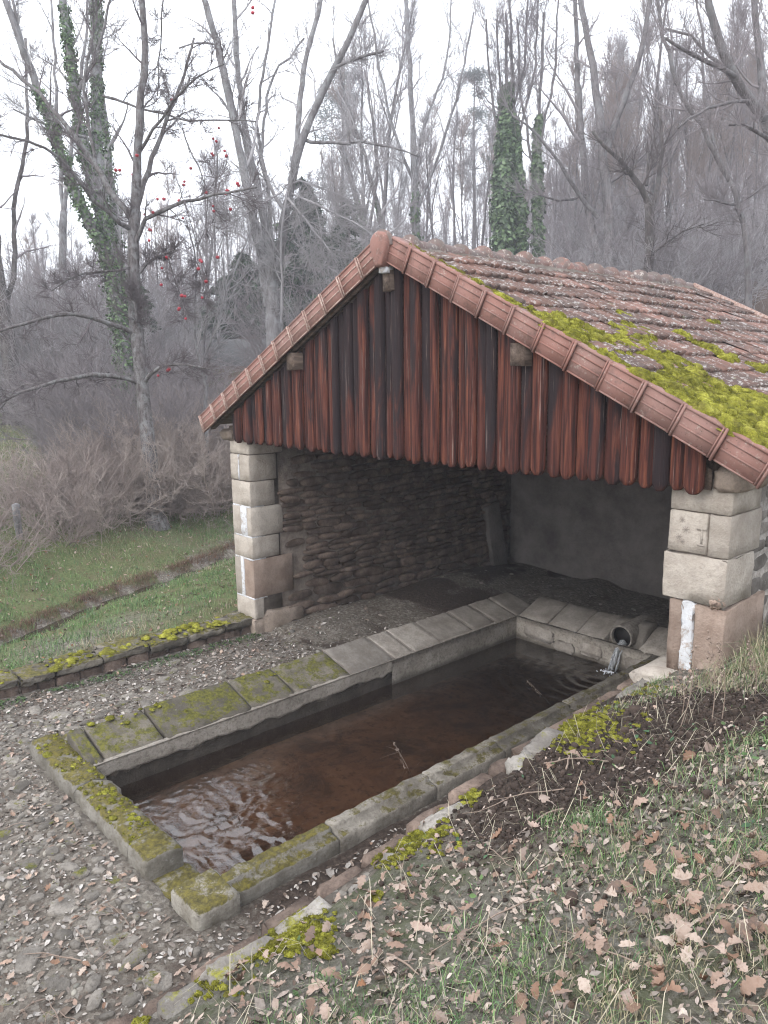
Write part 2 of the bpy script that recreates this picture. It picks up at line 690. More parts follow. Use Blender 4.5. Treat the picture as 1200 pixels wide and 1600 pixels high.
bankc = m.mix(m.ramp(n1, 0.46, 0.64, 0, 0.7), bankc, (0.09, 0.105, 0.05))
grass = m.mix(m.ramp(m.xyz(p)[0], 0.0, 1.0), grass, bankc)
mud = m.cramp(n2, [(0.3, (0.03, 0.022, 0.018)), (0.55, (0.07, 0.052, 0.042)), (0.8, (0.15, 0.12, 0.1))])
jit = m.math('ADD', ws[2], m.math('MULTIPLY', m.math('SUBTRACT', n2, 0.5), 1.2))
c = m.mix(m.ramp(ws[0], 0.25, 0.7), gravel, grass)
c = m.mix(m.ramp(jit, 0.3, 0.65), c, mud)
py_ = m.xyz(p)[1]
wood = m.cramp(n2, [(0.3, (0.05, 0.036, 0.03)), (0.5, (0.12, 0.085, 0.068)), (0.75, (0.22, 0.165, 0.135))])
c = m.mix(m.ramp(py_, 5.6, 9.5), c, wood)
m.col(c)
m.bump(m.math('ADD', m.math('MULTIPLY', n2, 1.4), m.math('ADD', n3, vg)), 0.8, 0.02)
ground = mb.build('ground', m.m, color=True)
tag(ground, kind='structure')
print('ground', len(V))


def on_ground(x, y, up=0.0):
    return np.stack([x, y, H(x, y) + up], 1)


# ------------------------------------------------------------------ stream in the ditch and the far lane
sy = np.linspace(-9, 14, 60)
sxx = np.interp(sy, STREAM_Y, STREAM_X)
mb = MB()
V = np.concatenate([np.stack([sxx - 0.16, sy, np.interp(sy, [-9, 6, 14], [-0.2, -0.17, 3.0]) * 0 - 0.15 + np.clip(sy - 6, 0, 20) * 0.38], 1),
                    np.stack([sxx + 0.16, sy, -0.15 + np.clip(sy - 6, 0, 20) * 0.38], 1)])
k = np.arange(59)
mb.addarr(V, np.stack([k, k + 60, k + 61, k + 1], 1))
m = NT('stream_water', 0.08, 0.5)
m.col((0.035, 0.026, 0.018))
m.bump(m.noise(m.pos(), 14, 3), 0.25, 0.02)
tag(mb.build('stream_water', m.m), kind='structure')

mb = MB()
lx = np.linspace(-34, -6, 60)
ly = 13.5 + 0.35 * (lx + 21)
V = []
for off in (-1.6, 1.6):
    V.append(np.stack([lx - 0.33 * off, ly + off, np.zeros(60)], 1))
zz = np.maximum(H(V[0][:, 0], V[0][:, 1]), H(V[1][:, 0], V[1][:, 1])) + 0.06
V[0][:, 2] = zz
V[1][:, 2] = zz
V.append(V[0] - np.array([0, 0, 1.2]))
k = np.arange(59)
mb.addarr(np.concatenate(V), np.concatenate([np.stack([k, k + 1, k + 61, k + 60], 1), np.stack([k + 120, k + 121, k + 1, k], 1)]))
m = NT('lane_tarmac', 0.9, 0.2)
m.col(m.mix(m.noise(m.pos(), 20, 4), (0.11, 0.11, 0.115), (0.2, 0.2, 0.2)))
tag(mb.build('road', m.m), kind='structure')


# ------------------------------------------------------------------ paving stones set in the court
pav = stone_mat('paving_stone', (0.12, 0.108, 0.095), (0.26, 0.235, 0.205), (0.06, 0.05, 0.04), moss=0.22, lichen=0.35, bump=0.9)
pav_protos = [rock_mesh('paving_stone', 100 + k, n=5 + k % 3, square=0.3, chamfer=0.05, mat=pav) for k in range(10)]
cnt = 0
placed = []
tries = 0
while cnt < 300 and tries < 20000:
    tries += 1
    x = random.uniform(-2.6, 2.35)
    y = random.uniform(-5.2, -1.0)
    if -1.2 < x < 1.75 and y > -3.32:
        continue
    if x > 1.7 and y > -3.2:
        continue
    dcam = math.hypot(x - 5.2, y + 4.9)
    q = CAM_POS
    v = np.array([x, y, 0.1]) - q
    zz = v @ _d
    uu = 600 + FPX * (v @ _r2) / zz
    vv = 800 - FPX * (v @ _u2) / zz
    if zz < 0.5 or uu < -60 or uu > 1100 or vv > 1720:
        continue
    if float(vn(np.array([x]), np.array([y]), 1.7, 55, 3)[0]) < -0.1 and random.random() < .8:
        continue
    if x < -0.9 and y > -2.6 and random.random() < 0.7:
        continue
    sz = random.choice([0.06, 0.08, 0.11, 0.14, 0.2]) * random.uniform(0.8, 1.25)
    if any((x - a) ** 2 + (y - b) ** 2 < (0.42 * (sz + s_)) ** 2 for a, b, s_ in placed):
        continue
    placed.append((x, y, sz))
    o = link('paving_stone', pav_protos[cnt % 10], ground, loc=(x, y, Hs(x, y) - 0.017),
             rot=(random.uniform(-.1, .1), random.uniform(-.1, .1), random.uniform(0, 6.28)),
             scale=(sz, sz * random.uniform(0.45, 0.9), random.uniform(0.022, 0.04)))
    cnt += 1
print('paving', cnt)
# gravel and pebbles between them, uncountable
mb = MB()
rgp = np.random.default_rng(3)
base = rock_mesh('tmp', 5, n=6, square=0.1)
bv = np.array([v.co[:] for v in base.vertices])
bf = [list(f.vertices) for f in base.polygons]
bq = np.array([f for f in bf if len(f) == 4])
bt = np.array([f for f in bf if len(f) == 3])
N = 15000
x = rgp.uniform(-2.75, 2.5, N)
y = rgp.uniform(-5.2, 5.0, N)
ok = ~((x > -1.2) & (x < 1.68) & (y > -3.28) & (y < 2.9))
ok &= (y < 0.5) | (rgp.uniform(0, 1, N) < 0.12)
ok &= (vn(x, y, 1.7, 55, 3) + rgp.uniform(-.25, .25, N) > -0.12)
x, y = x[ok], y[ok]
N = len(x)
s_ = rgp.gamma(1.8, 0.0048, N) + 0.005
a_ = rgp.uniform(0, 6.28, N)
P = bv[None] * np.stack([s_ * 1.8, s_ * rgp.uniform(0.8, 1.5, N), s_ * 0.6], 1)[:, None, :]
ca, sa = np.cos(a_)[:, None], np.sin(a_)[:, None]
Q = np.stack([P[..., 0] * ca - P[..., 1] * sa + x[:, None], P[..., 0] * sa + P[..., 1] * ca + y[:, None], P[..., 2] + (H(x, y) - 0.006)[:, None]], -1)
g = rgp.uniform(0.45, 1.25, N)[:, None] * np.array([[0.26, 0.235, 0.205]]) + rgp.normal(0, 0.004, (N, 3))
g = np.clip(g, 0.02, 1)
off = (np.arange(N) * len(bv))[:, None, None]
nv0 = mb.nv
mb.addarr(Q.reshape(-1, 3), (off + bq[None]).reshape(-1, 4), np.repeat(g, len(bv), 0))
mb.F.append((off + bt[None]).reshape(-1, 3) + nv0)
m = NT('pebble', 0.9, 0.2)
m.col(m.attr())
m.bump(m.noise(m.pos(), 120, 3), 0.4, 0.004)
MAT['pebble'] = m.m
tag(mb.build('gravel', m.m, smooth=False, color=True), 'small grey and brown gravel scattered over the court round the basin', 'gravel', kind='stuff')
# ================================================================== the wash house
house = empty('wash_house', (0, 0, 0))
tag(house, 'open-fronted stone wash house with mossy red tiled roof and wooden gable over the basin', 'wash house')
ZR, ZE, WR = 4.302, 2.613, 3.35
SL = math.atan2(ZR - ZE, WR)
YV, YR = -0.224, 5.484
cs, sn = math.cos(SL), math.sin(SL)
VH = 0.205                       # height of the verge tiles
SLEN = WR / cs


def roof_pt(side, s, v, up):
    """s down the slope, v along y, up perpendicular to the slope (0 = lower edge of verge)"""
    return np.array([side * (s * cs + up * sn), v, ZR - s * sn + up * cs])


def roof_mat(side, s, v, up):
    """local x across (y world), local y up the slope, z normal"""
    o = roof_pt(side, s, v, up)
    xa = np.array([0, 1.0, 0])
    ya = np.array([-side * cs, 0, sn])
    za = np.array([side * sn, 0, cs])
    if side > 0:
        pass
    else:
        xa = -xa
    M = Matrix(((xa[0], ya[0], za[0], o[0]), (xa[1], ya[1], za[1], o[1]), (xa[2], ya[2], za[2], o[2]), (0, 0, 0, 1)))
    return M


# ---- walls
rub = stone_mat('rubble_stone', (0.095, 0.068, 0.055), (0.23, 0.172, 0.138), (0.05, 0.036, 0.03), rscale=1.3, lichen=0.1, bump=0.9)
m = NT('lime_mortar', 0.95, 0.1)
n1 = m.noise(m.pos(), 6, 6, 0.7)
m.col(m.cramp(n1, [(0.3, (0.12, 0.1, 0.085)), (0.6, (0.23, 0.2, 0.175)), (0.8, (0.4, 0.37, 0.34))]))
m.bump(m.noise(m.pos(), 60, 4, 0.7), 0.7, 0.01)
MORT = m.m
m = NT('pale_lime_mortar', 0.95, 0.1)
n1 = m.noise(m.pos(), 9, 6, 0.75)
m.col(m.cramp(n1, [(0.3, (0.15, 0.13, 0.115)), (0.5, (0.36, 0.33, 0.3)), (0.7, (0.55, 0.52, 0.49))]))
m.bump(m.noise(m.pos(), 40, 4, 0.7), 0.9, 0.015)
MORTL = m.m
m = NT('deep_joint_earth', 0.95, 0.1)
n1 = m.noise(m.pos(), 9, 6, 0.7)
m.col(m.cramp(n1, [(0.3, (0.09, 0.072, 0.06)), (0.7, (0.25, 0.21, 0.18))]))
m.bump(m.noise(m.pos(), 50, 4, 0.7), 0.9, 0.015)
DEEP = m.m


def wall_box(name, lo, hi, mat):
    mb = MB()
    nu = 1
    mb.box(lo, hi)
    return mb.build(name, mat, house, smooth=False)


WXI = -2.714
lw = wall_box('wall', (-3.13, 0.43, -0.3), (WXI - 0.03, 5.45, 2.60), DEEP)
rw = wall_box('wall', (2.75, 0.43, -0.3), (3.10, 5.45, 2.60), MORTL)
rub_protos = [rock_mesh('stone', 200 + k, n=7 + k % 4, square=0.75 if k % 3 else 0.35, chamfer=0.07, mat=rub) for k in range(12)]
rr = random.Random(4)


def lay_rubble(parent, frame, u0, u1, z0, z1, hmin, hmax, wmin, wmax, protos, dmin, dmax, skip=None, gap=0.75):
    """frame(u, z) -> Matrix with local x along the wall, y up, z out of the wall"""
    n = 0
    z = z0
    while z < z1 - 0.03:
        h = rr.uniform(hmin, hmax) * (1.25 if z < z0 + 0.5 else 1)
        u = u0 - rr.uniform(0, 0.1)
        while u < u1:
            wd = rr.uniform(wmin, wmax) * (1.3 if z < z0 + 0.5 else 1)
            uc, zc = u + wd / 2, z + h / 2 + rr.uniform(-.012, .012)
            if uc + wd * 0.4 < u1 and (skip is None or not skip(uc - wd * 0.42, zc)):
                o = link('stone', rr.choice(protos), parent)
                o.matrix_local = frame(uc, zc) @ Matrix.Rotation(rr.uniform(-.1, .1), 4, 'Z') @ Matrix.Rotation(rr.uniform(-.12, .12), 4, 'X') @ Matrix.Diagonal(
                    (wd * rr.uniform(.86, 1.02), h * rr.uniform(gap, gap + .22), rr.uniform(dmin, dmax), 1))
                n += 1
            u += wd * rr.uniform(0.9, 1.02)
        z += h * 0.94
    return n


def fr_left(u, z):
    return Matrix(((0, 0, 1, WXI - 0.035), (1, 0, 0, u), (0, 1, 0, z), (0, 0, 0, 1)))


quoin_ends = [(2.0, 2.5, 0.54), (1.69, 2.0, 0.38), (1.31, 1.69, 0.34), (1.02, 1.31, 0.5), (0.51, 1.02, 0.62), (-0.3, 0.51, 0.2)]


def skipq(u, z):
    return any(a <= z < b and u < e for a, b, e in quoin_ends)


nl = lay_rubble(lw, fr_left, 0.2, 5.15, 0.0, 2.52, 0.07, 0.125, 0.18, 0.46, rub_protos, 0.035, 0.085, skipq, 0.76)
rub_out = stone_mat('outer_rubble_stone', (0.13, 0.115, 0.1), (0.26, 0.235, 0.215), (0.08, 0.068, 0.06), rscale=1.2, lichen=0.3)
rub2_protos = []
for k in range(8):
    me = rub_protos[k].copy()
    me.materials.clear()
    me.materials.append(rub_out)
    rub2_protos.append(me)


def fr_right(u, z):
    return Matrix(((0, 0, 1, 3.09), (1, 0, 0, u), (0, 1, 0, z), (0, 0, 0, 1)))


nr = lay_rubble(rw, fr_right, 0.46, 2.2, 1.25, 2.52, 0.09, 0.19, 0.12, 0.34, rub2_protos, 0.012, 0.03, None, 0.62)
print('rubble', nl, nr)

# back wall: rendered, with stones showing faintly
m = NT('old_render', 0.92, 0.15)
n1 = m.noise(m.pos(), 2.2, 6, 0.7)
n2 = m.noise(m.pos(), 30, 5, 0.7)
c = m.cramp(n1, [(0.3, (0.10, 0.088, 0.08)), (0.55, (0.19, 0.168, 0.155)), (0.8, (0.25, 0.225, 0.21))])
c = m.mix(m.ramp(n2, 0.55, 0.75, 0, 0.5), c, (0.13, 0.11, 0.1))
m.col(c)
m.bump(m.math('ADD', n2, n1), 0.8, 0.02)
RENDER = m.m
nu, nz = 60, 34
us = np.linspace(-2.74, 2.75, nu)
zs = np.linspace(-0.3, 4.25, nz)
U, Z = np.meshgrid(us, zs)
keep_top = ZR + 0.05 - np.abs(U) * math.tan(SL)
Zc = np.minimum(Z, keep_top)
Yw = 5.156 - 0.02 * vn(U, Zc, 2.5, 4, 4) - 0.012 * vn(U, Zc, 9, 5, 2)
mb = MB()
i = np.arange(nz - 1)[:, None] * nu + np.arange(nu - 1)[None]
mb.addarr(np.stack([U.ravel(), Yw.ravel(), Zc.ravel()], 1), np.stack([i, i + 1, i + nu + 1, i + nu], -1).reshape(-1, 4))
bw = mb.build('wall', RENDER, house)
mb = MB()
mb.add([(-3.12, 5.2, -0.3), (3.1, 5.2, -0.3), (3.1, 5.2, 2.6), (0, 5.2, 4.28), (-3.12, 5.2, 2.6), (-3.12, 5.44, -0.3), (3.1, 5.44, -0.3), (3.1, 5.44, 2.6), (0, 5.44, 4.28), (-3.12, 5.44, 2.6)],
       [(0, 1, 2, 3, 4), (9, 8, 7, 6, 5), (0, 5, 6, 1), (1, 6, 7, 2), (2, 7, 8, 3), (3, 8, 9, 4), (4, 9, 5, 0)])
mb.build('rear_wall_core', MORT, bw, smooth=False)

# ---- pillars of dressed blocks
gran = stone_mat('dressed_granite', (0.34, 0.295, 0.25), (0.47, 0.42, 0.365), (0.26, 0.225, 0.2), rscale=1.0, lichen=0.2, bump=0.8, blotch=0.35, var=(0.88, 1.1))
gran_w = stone_mat('pinkish_sandstone', (0.3, 0.22, 0.175), (0.43, 0.335, 0.275), (0.2, 0.14, 0.11), lichen=0.15, bump=0.8, blotch=0.4)
gran_d = stone_mat('brown_quoin', (0.22, 0.175, 0.14), (0.33, 0.27, 0.225), (0.14, 0.11, 0.09), lichen=0.06, bump=0.6)
m = NT('white_mortar', 0.9, 0.2)
wm = m.noise(m.pos(), 25, 5, 0.7)
m.col(m.mix(m.ramp(m.noise(m.pos(), 11, 6, 0.8), 0.5, 0.6, 0, 0.8), m.mix(wm, (0.4, 0.39, 0.38), (0.78, 0.8, 0.84)), (0.34, 0.27, 0.22)))
m.bump(m.noise(m.pos(), 60, 4), 0.5, 0.006)
WMORT = m.m


def blk(parent, lo, hi, mat, name='stone', seed=0, amp=0.0035, bev=0.006, cuts=(5, 4, 4)):
    o = block_mb(lo, hi, cuts, amp, bev, seed).build(name, mat, parent)
    return o


pl = MB()
pl.box((-3.11, 0.02, -0.2), (-2.735, 0.43, 2.5))
pl = pl.build('pillar', MORT, house, smooth=False)
jz = [0.24, 0.51, 1.02, 1.31, 1.69, 2.01, 2.34, 2.52]
ends = [0.14, 0.60, 0.40, 0.47, 0.36, 0.40, 0.5]
X0, X1 = -3.141, -2.712
for k in range(7):
    a, b = jz[k] + 0.006, jz[k + 1] - 0.006
    e = ends[k]
    if k in (1, 3, 5):       # two stones side by side
        xm = X0 + (X1 - X0) * (0.42 if k == 1 else 0.45)
        blk(pl, (X0, -0.004, a), (xm - (0.03 if k == 1 else 0.008), 0.4, b), gran, seed=k)
        blk(pl, (xm + (0.03 if k != 5 else 0.01), 0.0, a), (X1, e, b), gran_w if k == 1 else gran, seed=k + 20)
        w0, w1 = (xm - 0.034, xm + 0.034) if k == 1 else ((xm - 0.006, X1 - 0.10) if k == 3 else (xm - 0.012, xm + 0.014))
        blk(pl, (w0, -0.008, a), (w1, 0.1, b), WMORT, 'mortar_joint', seed=k + 40)
    else:
        blk(pl, (X0, 0.0, a), (X1, e, b), gran, seed=k)
    if k in (1, 2, 3, 4):
        blk(pl, (X0 + 0.01, -0.003, a - 0.018), (X1 - 0.006, 0.2, a + 0.004), WMORT, 'mortar_joint', seed=k + 60, cuts=(8, 1, 1), amp=0.003, bev=0.003)
blk(pl, (X0 - 0.02, -0.02, -0.1), (X1 + 0.005, 0.3, 0.236), gran_d, seed=77, amp=0.01)
blk(pl, (X1 - 0.1, 0.12, -0.1), (X1 + 0.05, 0.75, 0.30), gran_d, seed=78, amp=0.02, bev=0.04)

pr = MB()
pr.box((2.735, 0.02, -0.2), (3.11, 0.43, 2.5))
pr = pr.build('pillar', MORT, house, smooth=False)
X0, X1 = 2.705, 3.127
blk(pr, (X0, 0, 2.366), (X1, 0.46, 2.6), gran, seed=1)
blk(pr, (X0, -0.006, 2.075), (X0 + 0.27, 0.4, 2.358), gran, seed=2)
blk(pr, (X0 + 0.278, 0, 2.07), (X1, 0.5, 2.358), gran, seed=3)
blk(pr, (X0 - 0.02, -0.012, 1.738), (X1, 0.42, 2.064), gran, seed=4, amp=0.008)
blk(pr, (X0 + 0.035, 0.0, 1.2), (X0 + 0.14, 0.3, 1.728), gran_w, seed=5, amp=0.008)
blk(pr, (X0 + 0.13, -0.004, 1.2), (X0 + 0.215, 0.2, 1.732), WMORT, 'mortar_joint', seed=6, amp=0.011, cuts=(4, 3, 12))
blk(pr, (X0 + 0.22, 0.0, 1.16), (X1 + 0.005, 0.66, 1.722), gran_w, seed=7, amp=0.008)
blk(pr, (X0 + 0.30, -0.03, 1.725), (X0 + 0.42, 0.02, 1.80), gran_w, seed=8, amp=0.01, bev=0.03)
# the cut T mark and scratches on the second block
mk = MB()
for lo, hi in (((2.905, -0.013, 2.245), (2.975, -0.006, 2.256)), ((2.937, -0.012, 2.15), (2.949, -0.006, 2.25)), ((2.915, -0.012, 2.135), (2.965, -0.006, 2.146))):
    mk.box(lo, hi, 0.001)
mk.build('raised_t_mark', gran, pr, smooth=False)
mk = MB()
dk = NT('cut_scratch', 0.9, 0.1)
dk.col((0.27, 0.235, 0.21))
for (x, z, s_) in ((2.80, 2.30, 0.022), (2.83, 2.235, 0.028), (2.785, 2.18, 0.025), (2.81, 2.15, 0.02)):
    for k in range(4):
        a = k * 0.785 + 0.2
        tube_into(mk, [(x - s_ * math.cos(a), -0.0115, z - s_ * math.sin(a)), (x, -0.0125, z), (x + s_ * math.cos(a), -0.0115, z + s_ * math.sin(a))], 0.0011, 4)
mk.build('scratched_star', dk.m, pr)
# footing stones under the right pillar
for k, (a, b) in enumerate((((2.58, -0.16, 1.05), (2.92, 0.3, 1.205)), ((2.86, -0.2, 1.06), (3.16, 0.2, 1.21)), ((2.52, -0.12, 0.98), (2.74, 0.45, 1.16)))):
    blk(pr, a, b, gran, 'footing_stone', seed=90 + k, amp=0.014, bev=0.03)
# corbel stones under the eaves
blk(house, (3.0, -0.05, 2.52), (3.2, 0.42, 2.68), gran_d, 'corbel_stone', seed=95, amp=0.01, bev=0.03)
blk(house, (-3.3, -0.06, 2.50), (-3.02, 0.42, 2.64), gran_d, 'corbel_stone', seed=96, amp=0.01, bev=0.03)
# leaning slab and post in the back left corner
blk(house, (0, 0, 0), (0.09, 0.34, 1.12), RENDER, 'leaning_slab', seed=97, amp=0.004).matrix_local = Matrix.Translation((-2.66, 4.58, 0.02)) @ Matrix.Rotation(0.17, 4, 'X') @ Matrix.Rotation(-0.06, 4, 'Y')

# ---- timber
m = NT('weathered_boards', 0.7, 0.18)
rr_ = m.rnd()
cx = m.n('ShaderNodeCombineXYZ')
m.L(m.math('MULTIPLY', rr_, 37.0), cx.inputs[0])
m.L(m.math('MULTIPLY', rr_, 91.0), cx.inputs[2])
po = m.map(m.pos(), (1, 1, 1), cx.outputs[0])
grain = m.noise(m.map(po, (38, 38, 1.6)), 1.0, 5, 0.6, 0.4)
fine = m.noise(m.map(po, (120, 120, 5)), 1.0, 4, 0.65)
patch = m.noise(m.map(po, (7, 7, 1.1)), 1.0, 5, 0.6, 0.5)
knots = m.voro(m.map(po, (7, 7, 2.6)), 1.0)
c = m.cramp(grain, [(0.25, (0.012, 0.007, 0.006)), (0.42, (0.036, 0.012, 0.010)), (0.53, (0.085, 0.026, 0.018)), (0.66, (0.155, 0.052, 0.03)), (0.82, (0.32, 0.15, 0.09))])
c = m.mix(m.ramp(rr_, 0.15, 0.9, 0.0, 0.35), c, (0.055, 0.019, 0.016))
zz = m.xyz(m.pos())[2]
weath = m.math('ADD', patch, m.math('MULTIPLY', m.math('SUBTRACT', rr_, 0.5), 0.34))
weath = m.math('ADD', weath, m.ramp(zz, 2.6, 3.6, -0.06, 0.10))
c = m.mix(m.ramp(weath, 0.48, 0.62, 0, 0.9), c, (0.016, 0.012, 0.014))
c = m.mix(m.ramp(knots, 0.0, 0.09, 0.85, 0), c, (0.02, 0.01, 0.008))
bl = m.noise(m.map(po, (60, 60, 1.0)), 1.0, 5, 0.7)
c = m.mix(m.ramp(bl, 0.6, 0.7, 0, 0.6), c, (0.38, 0.29, 0.25))
m.col(c)
m.bump(m.math('ADD', grain, fine), 0.9, 0.008)
BOARD = m.m
m = NT('old_beam', 0.8, 0.2)
g1 = m.noise(m.map(m.pos(), (30, 3, 30)), 1, 4, 0.6)
m.col(m.cramp(g1, [(0.3, (0.05, 0.035, 0.028)), (0.6, (0.13, 0.095, 0.075)), (0.8, (0.24, 0.19, 0.155))]))
m.bump(g1, 0.4, 0.006)
BEAM = m.m
gable = empty('gable_cladding')
gable.parent = house
x = -2.90
bi = 0
rb = random.Random(12)
while x < 2.93:
    wd = rb.uniform(0.088, 0.132) if x < 1.2 else rb.uniform(0.11, 0.145)
    if x + wd > 2.99:
        wd = 2.99 - x
    xc = x + wd / 2
    zt = ZR - 0.03 - abs(xc) * math.tan(SL)
    zb = 2.505 + rb.uniform(-0.014, 0.012)
    prot = rb.uniform(0.036, 0.06)
    yb_ = -0.055 - (0.03 if bi % 2 else 0) - rb.uniform(0, 0.008)
    mb = MB()
    na = 9
    rows = [zb, zb + 0.012, zb + 0.03, zb + 0.055] + list(np.linspace(zb + 0.1, zt, max(3, int((zt - zb) / 0.25))))
    wob = rb.uniform(-0.006, 0.006)
    for k, zz_ in enumerate(rows):
        hh = (zz_ - zb) / 0.07
        f = math.sqrt(max(0.0, 1 - (1 - min(hh, 1)) ** 2)) * 0.92 + 0.08
        if k == 0:
            f = 0.38
        hw = wd * 0.515 * f * (1 + 0.04 * math.sin(zz_ * 5 + bi))
        cxx = xc + wob * math.sin(zz_ * 2.2 + bi * 1.7)
        zl = zz_
        for j in range(na):
            a = -math.pi / 2 + math.pi * j / (na - 1)
            dx = math.sin(a) * hw
            zj = zl
            if k == len(rows) - 1:
                zj = ZR - 0.03 - abs(cxx + dx) * math.tan(SL)
            mb_y = yb_ - prot * math.cos(a) ** 0.7 * (0.75 + 0.25 * f) if abs(a) < 1.5 else yb_
            mb.V.append(np.array([[cxx + dx, mb_y, zj]]))
            mb.C.append(np.ones((1, 3)))
            mb.nv += 1
    nr_ = len(rows)
    for k in range(nr_ - 1):
        for j in range(na - 1):
            q = k * na + j
            mb.F.append([q, q + 1, q + na + 1, q + na])
    mb.F.append([j for j in range(na)][::-1])
    # back board
    mb.build('board', BOARD, gable)
    x += wd
    bi += 1
print('boards', bi)
mb = MB()
mb.add([(-3.0, -0.05, 2.53), (3.0, -0.05, 2.53), (3.0, -0.05, 2.66), (0, -0.05, 4.25), (-3.0, -0.05, 2.66), (-3.0, -0.03, 2.53), (3.0, -0.03, 2.53), (3.0, -0.03, 2.66), (0, -0.03, 4.25), (-3.0, -0.03, 2.66)],
       [(0, 1, 2, 3, 4), (9, 8, 7, 6, 5), (0, 5, 6, 1), (1, 6, 7, 2), (2, 7, 8, 3), (3, 8, 9, 4), (4, 9, 5, 0)])
mb.build('backing_boards', BEAM, gable, smooth=False)
# beams: ridge, purlins, plates, lintel
for (bx, bz, hw, hh, y0) in ((0, 4.13, 0.055, 0.09, -0.18), (-1.5, 3.44, 0.07, 0.085, -0.19), (1.5, 3.44, 0.07, 0.085, -0.19), (-3.0, 2.63, 0.08, 0.06, -0.03), (3.0, 2.64, 0.08, 0.06, 0.03)):
    mb = MB()
    mb.box((bx - hw, y0, bz - hh), (bx + hw, 5.4, bz + hh), 0.006)
    mb.build('beam', BEAM, house, smooth=False)
mb = MB()
mb.box((-3.0, 0.02, 2.54), (3.0, 0.2, 2.72), 0.005)
mb.build('lintel_beam', BEAM, house, smooth=False)
for yy in (1.9, 3.6):
    mb = MB()
    mb.box((-3.0, yy, 2.6), (3.0, yy + 0.16, 2.8), 0.006)
    mb.build('tie_beam', BEAM, house, smooth=False)
for sd in (-1, 1):
    mb = MB()
    for v in np.linspace(-0.16, 5.35, 12):
        c4 = [roof_pt(sd, 0.03, v, 0.0), roof_pt(sd, SLEN - 0.05, v, 0.0), roof_pt(sd, SLEN - 0.05, v, 0.07), roof_pt(sd, 0.03, v, 0.07)]
        c8 = [q + np.array([0, 0.06, 0]) for q in c4]
        mb.add(c4 + c8, [(0, 1, 2, 3), (7, 6, 5, 4), (0, 4, 5, 1), (1, 5, 6, 2), (2, 6, 7, 3), (3, 7, 4, 0)])
    mb.build('rafters', BEAM, house, smooth=False)
    mb = MB()
    c4 = [roof_pt(sd, -0.0, YV + 0.03, 0.075), roof_pt(sd, SLEN - 0.02, YV + 0.03, 0.075), roof_pt(sd, SLEN - 0.02, YR - 0.02, 0.075), roof_pt(sd, -0.0, YR - 0.02, 0.075)]
    up = roof_pt(sd, 0, 0, 0.03) - roof_pt(sd, 0, 0, 0)
    c8 = [q + up for q in c4]
    mb.add(c4 + c8, [(0, 1, 2, 3), (7, 6, 5, 4), (0, 4, 5, 1), (1, 5, 6, 2), (2, 6, 7, 3), (3, 7, 4, 0)])
    mb.build('roof_decking', BEAM, house, smooth=False)

# ---- tiles
m = NT('old_roof_tile', 0.85, 0.25)
p = m.pos()
rr_ = m.rnd()
n1 = m.noise(p, 3.0, 6, 0.7)
n2 = m.noise(p, 40, 4, 0.7)
c = m.cramp(rr_, [(0.0, (0.095, 0.06, 0.05)), (0.4, (0.14, 0.08, 0.063)), (0.8, (0.18, 0.1, 0.08)), (1.0, (0.25, 0.14, 0.112))])
c = m.mix(m.ramp(n1, 0.42, 0.62, 0, 0.75), c, (0.085, 0.068, 0.062))
c = m.mix(m.ramp(n2, 0.55, 0.68, 0, 0.7), c, (0.06, 0.045, 0.043))
n3 = m.noise(m.map(p, off=(4, 4, 4)), 22, 5, 0.75)
c = m.mix(m.ramp(n3, 0.53, 0.62, 0, 0.75), c, (0.4, 0.38, 0.36))
n5 = m.noise(m.map(p, off=(14, 4, 4)), 11, 5, 0.7)
c = m.mix(m.ramp(n5, 0.62, 0.7, 0, 0.6), c, (0.12, 0.12, 0.04))
m.col(c)
m.bump(m.math('ADD', n2, n3), 0.5, 0.006)
TILE = m.m
m = NT('verge_terracotta', 0.75, 0.3)
p = m.pos()
n1 = m.noise(p, 4, 6, 0.7)
n2 = m.noise(p, 30, 5, 0.7)
c = m.mix(n1, (0.2, 0.095, 0.075), (0.32, 0.165, 0.135))
c = m.mix(m.ramp(m.rnd(), 0, 1, 0, 0.6), c, (0.24, 0.15, 0.13))
n7 = m.noise(m.map(p, off=(5, 3, 2)), 9, 6, 0.75)
c = m.mix(m.ramp(n7, 0.5, 0.68, 0, 0.6), c, (0.11, 0.075, 0.065))
c = m.mix(m.ramp(n2, 0.56, 0.7, 0, 0.6), c, (0.38, 0.33, 0.29))
spots = m.noise(m.map(p, off=(8, 8, 8)), 55, 3, 0.6)
c = m.mix(m.ramp(spots, 0.66, 0.7, 0, 0.7), c, (0.1, 0.06, 0.05))
m.col(c)
m.bump(n2, 0.3, 0.004)
VERGE = m.m
m = NT('verge_rib', 0.85, 0.2)
n2 = m.noise(m.pos(), 45, 5, 0.7)
m.col(m.cramp(n2, [(0.3, (0.16, 0.1, 0.085)), (0.5, (0.36, 0.24, 0.2)), (0.7, (0.5, 0.44, 0.39))]))
m.bump(n2, 0.4, 0.004)
RIB = m.m
NR = 12
CW = (YR - YV - 0.06) / 25
CL = SLEN / NR
tproto = []
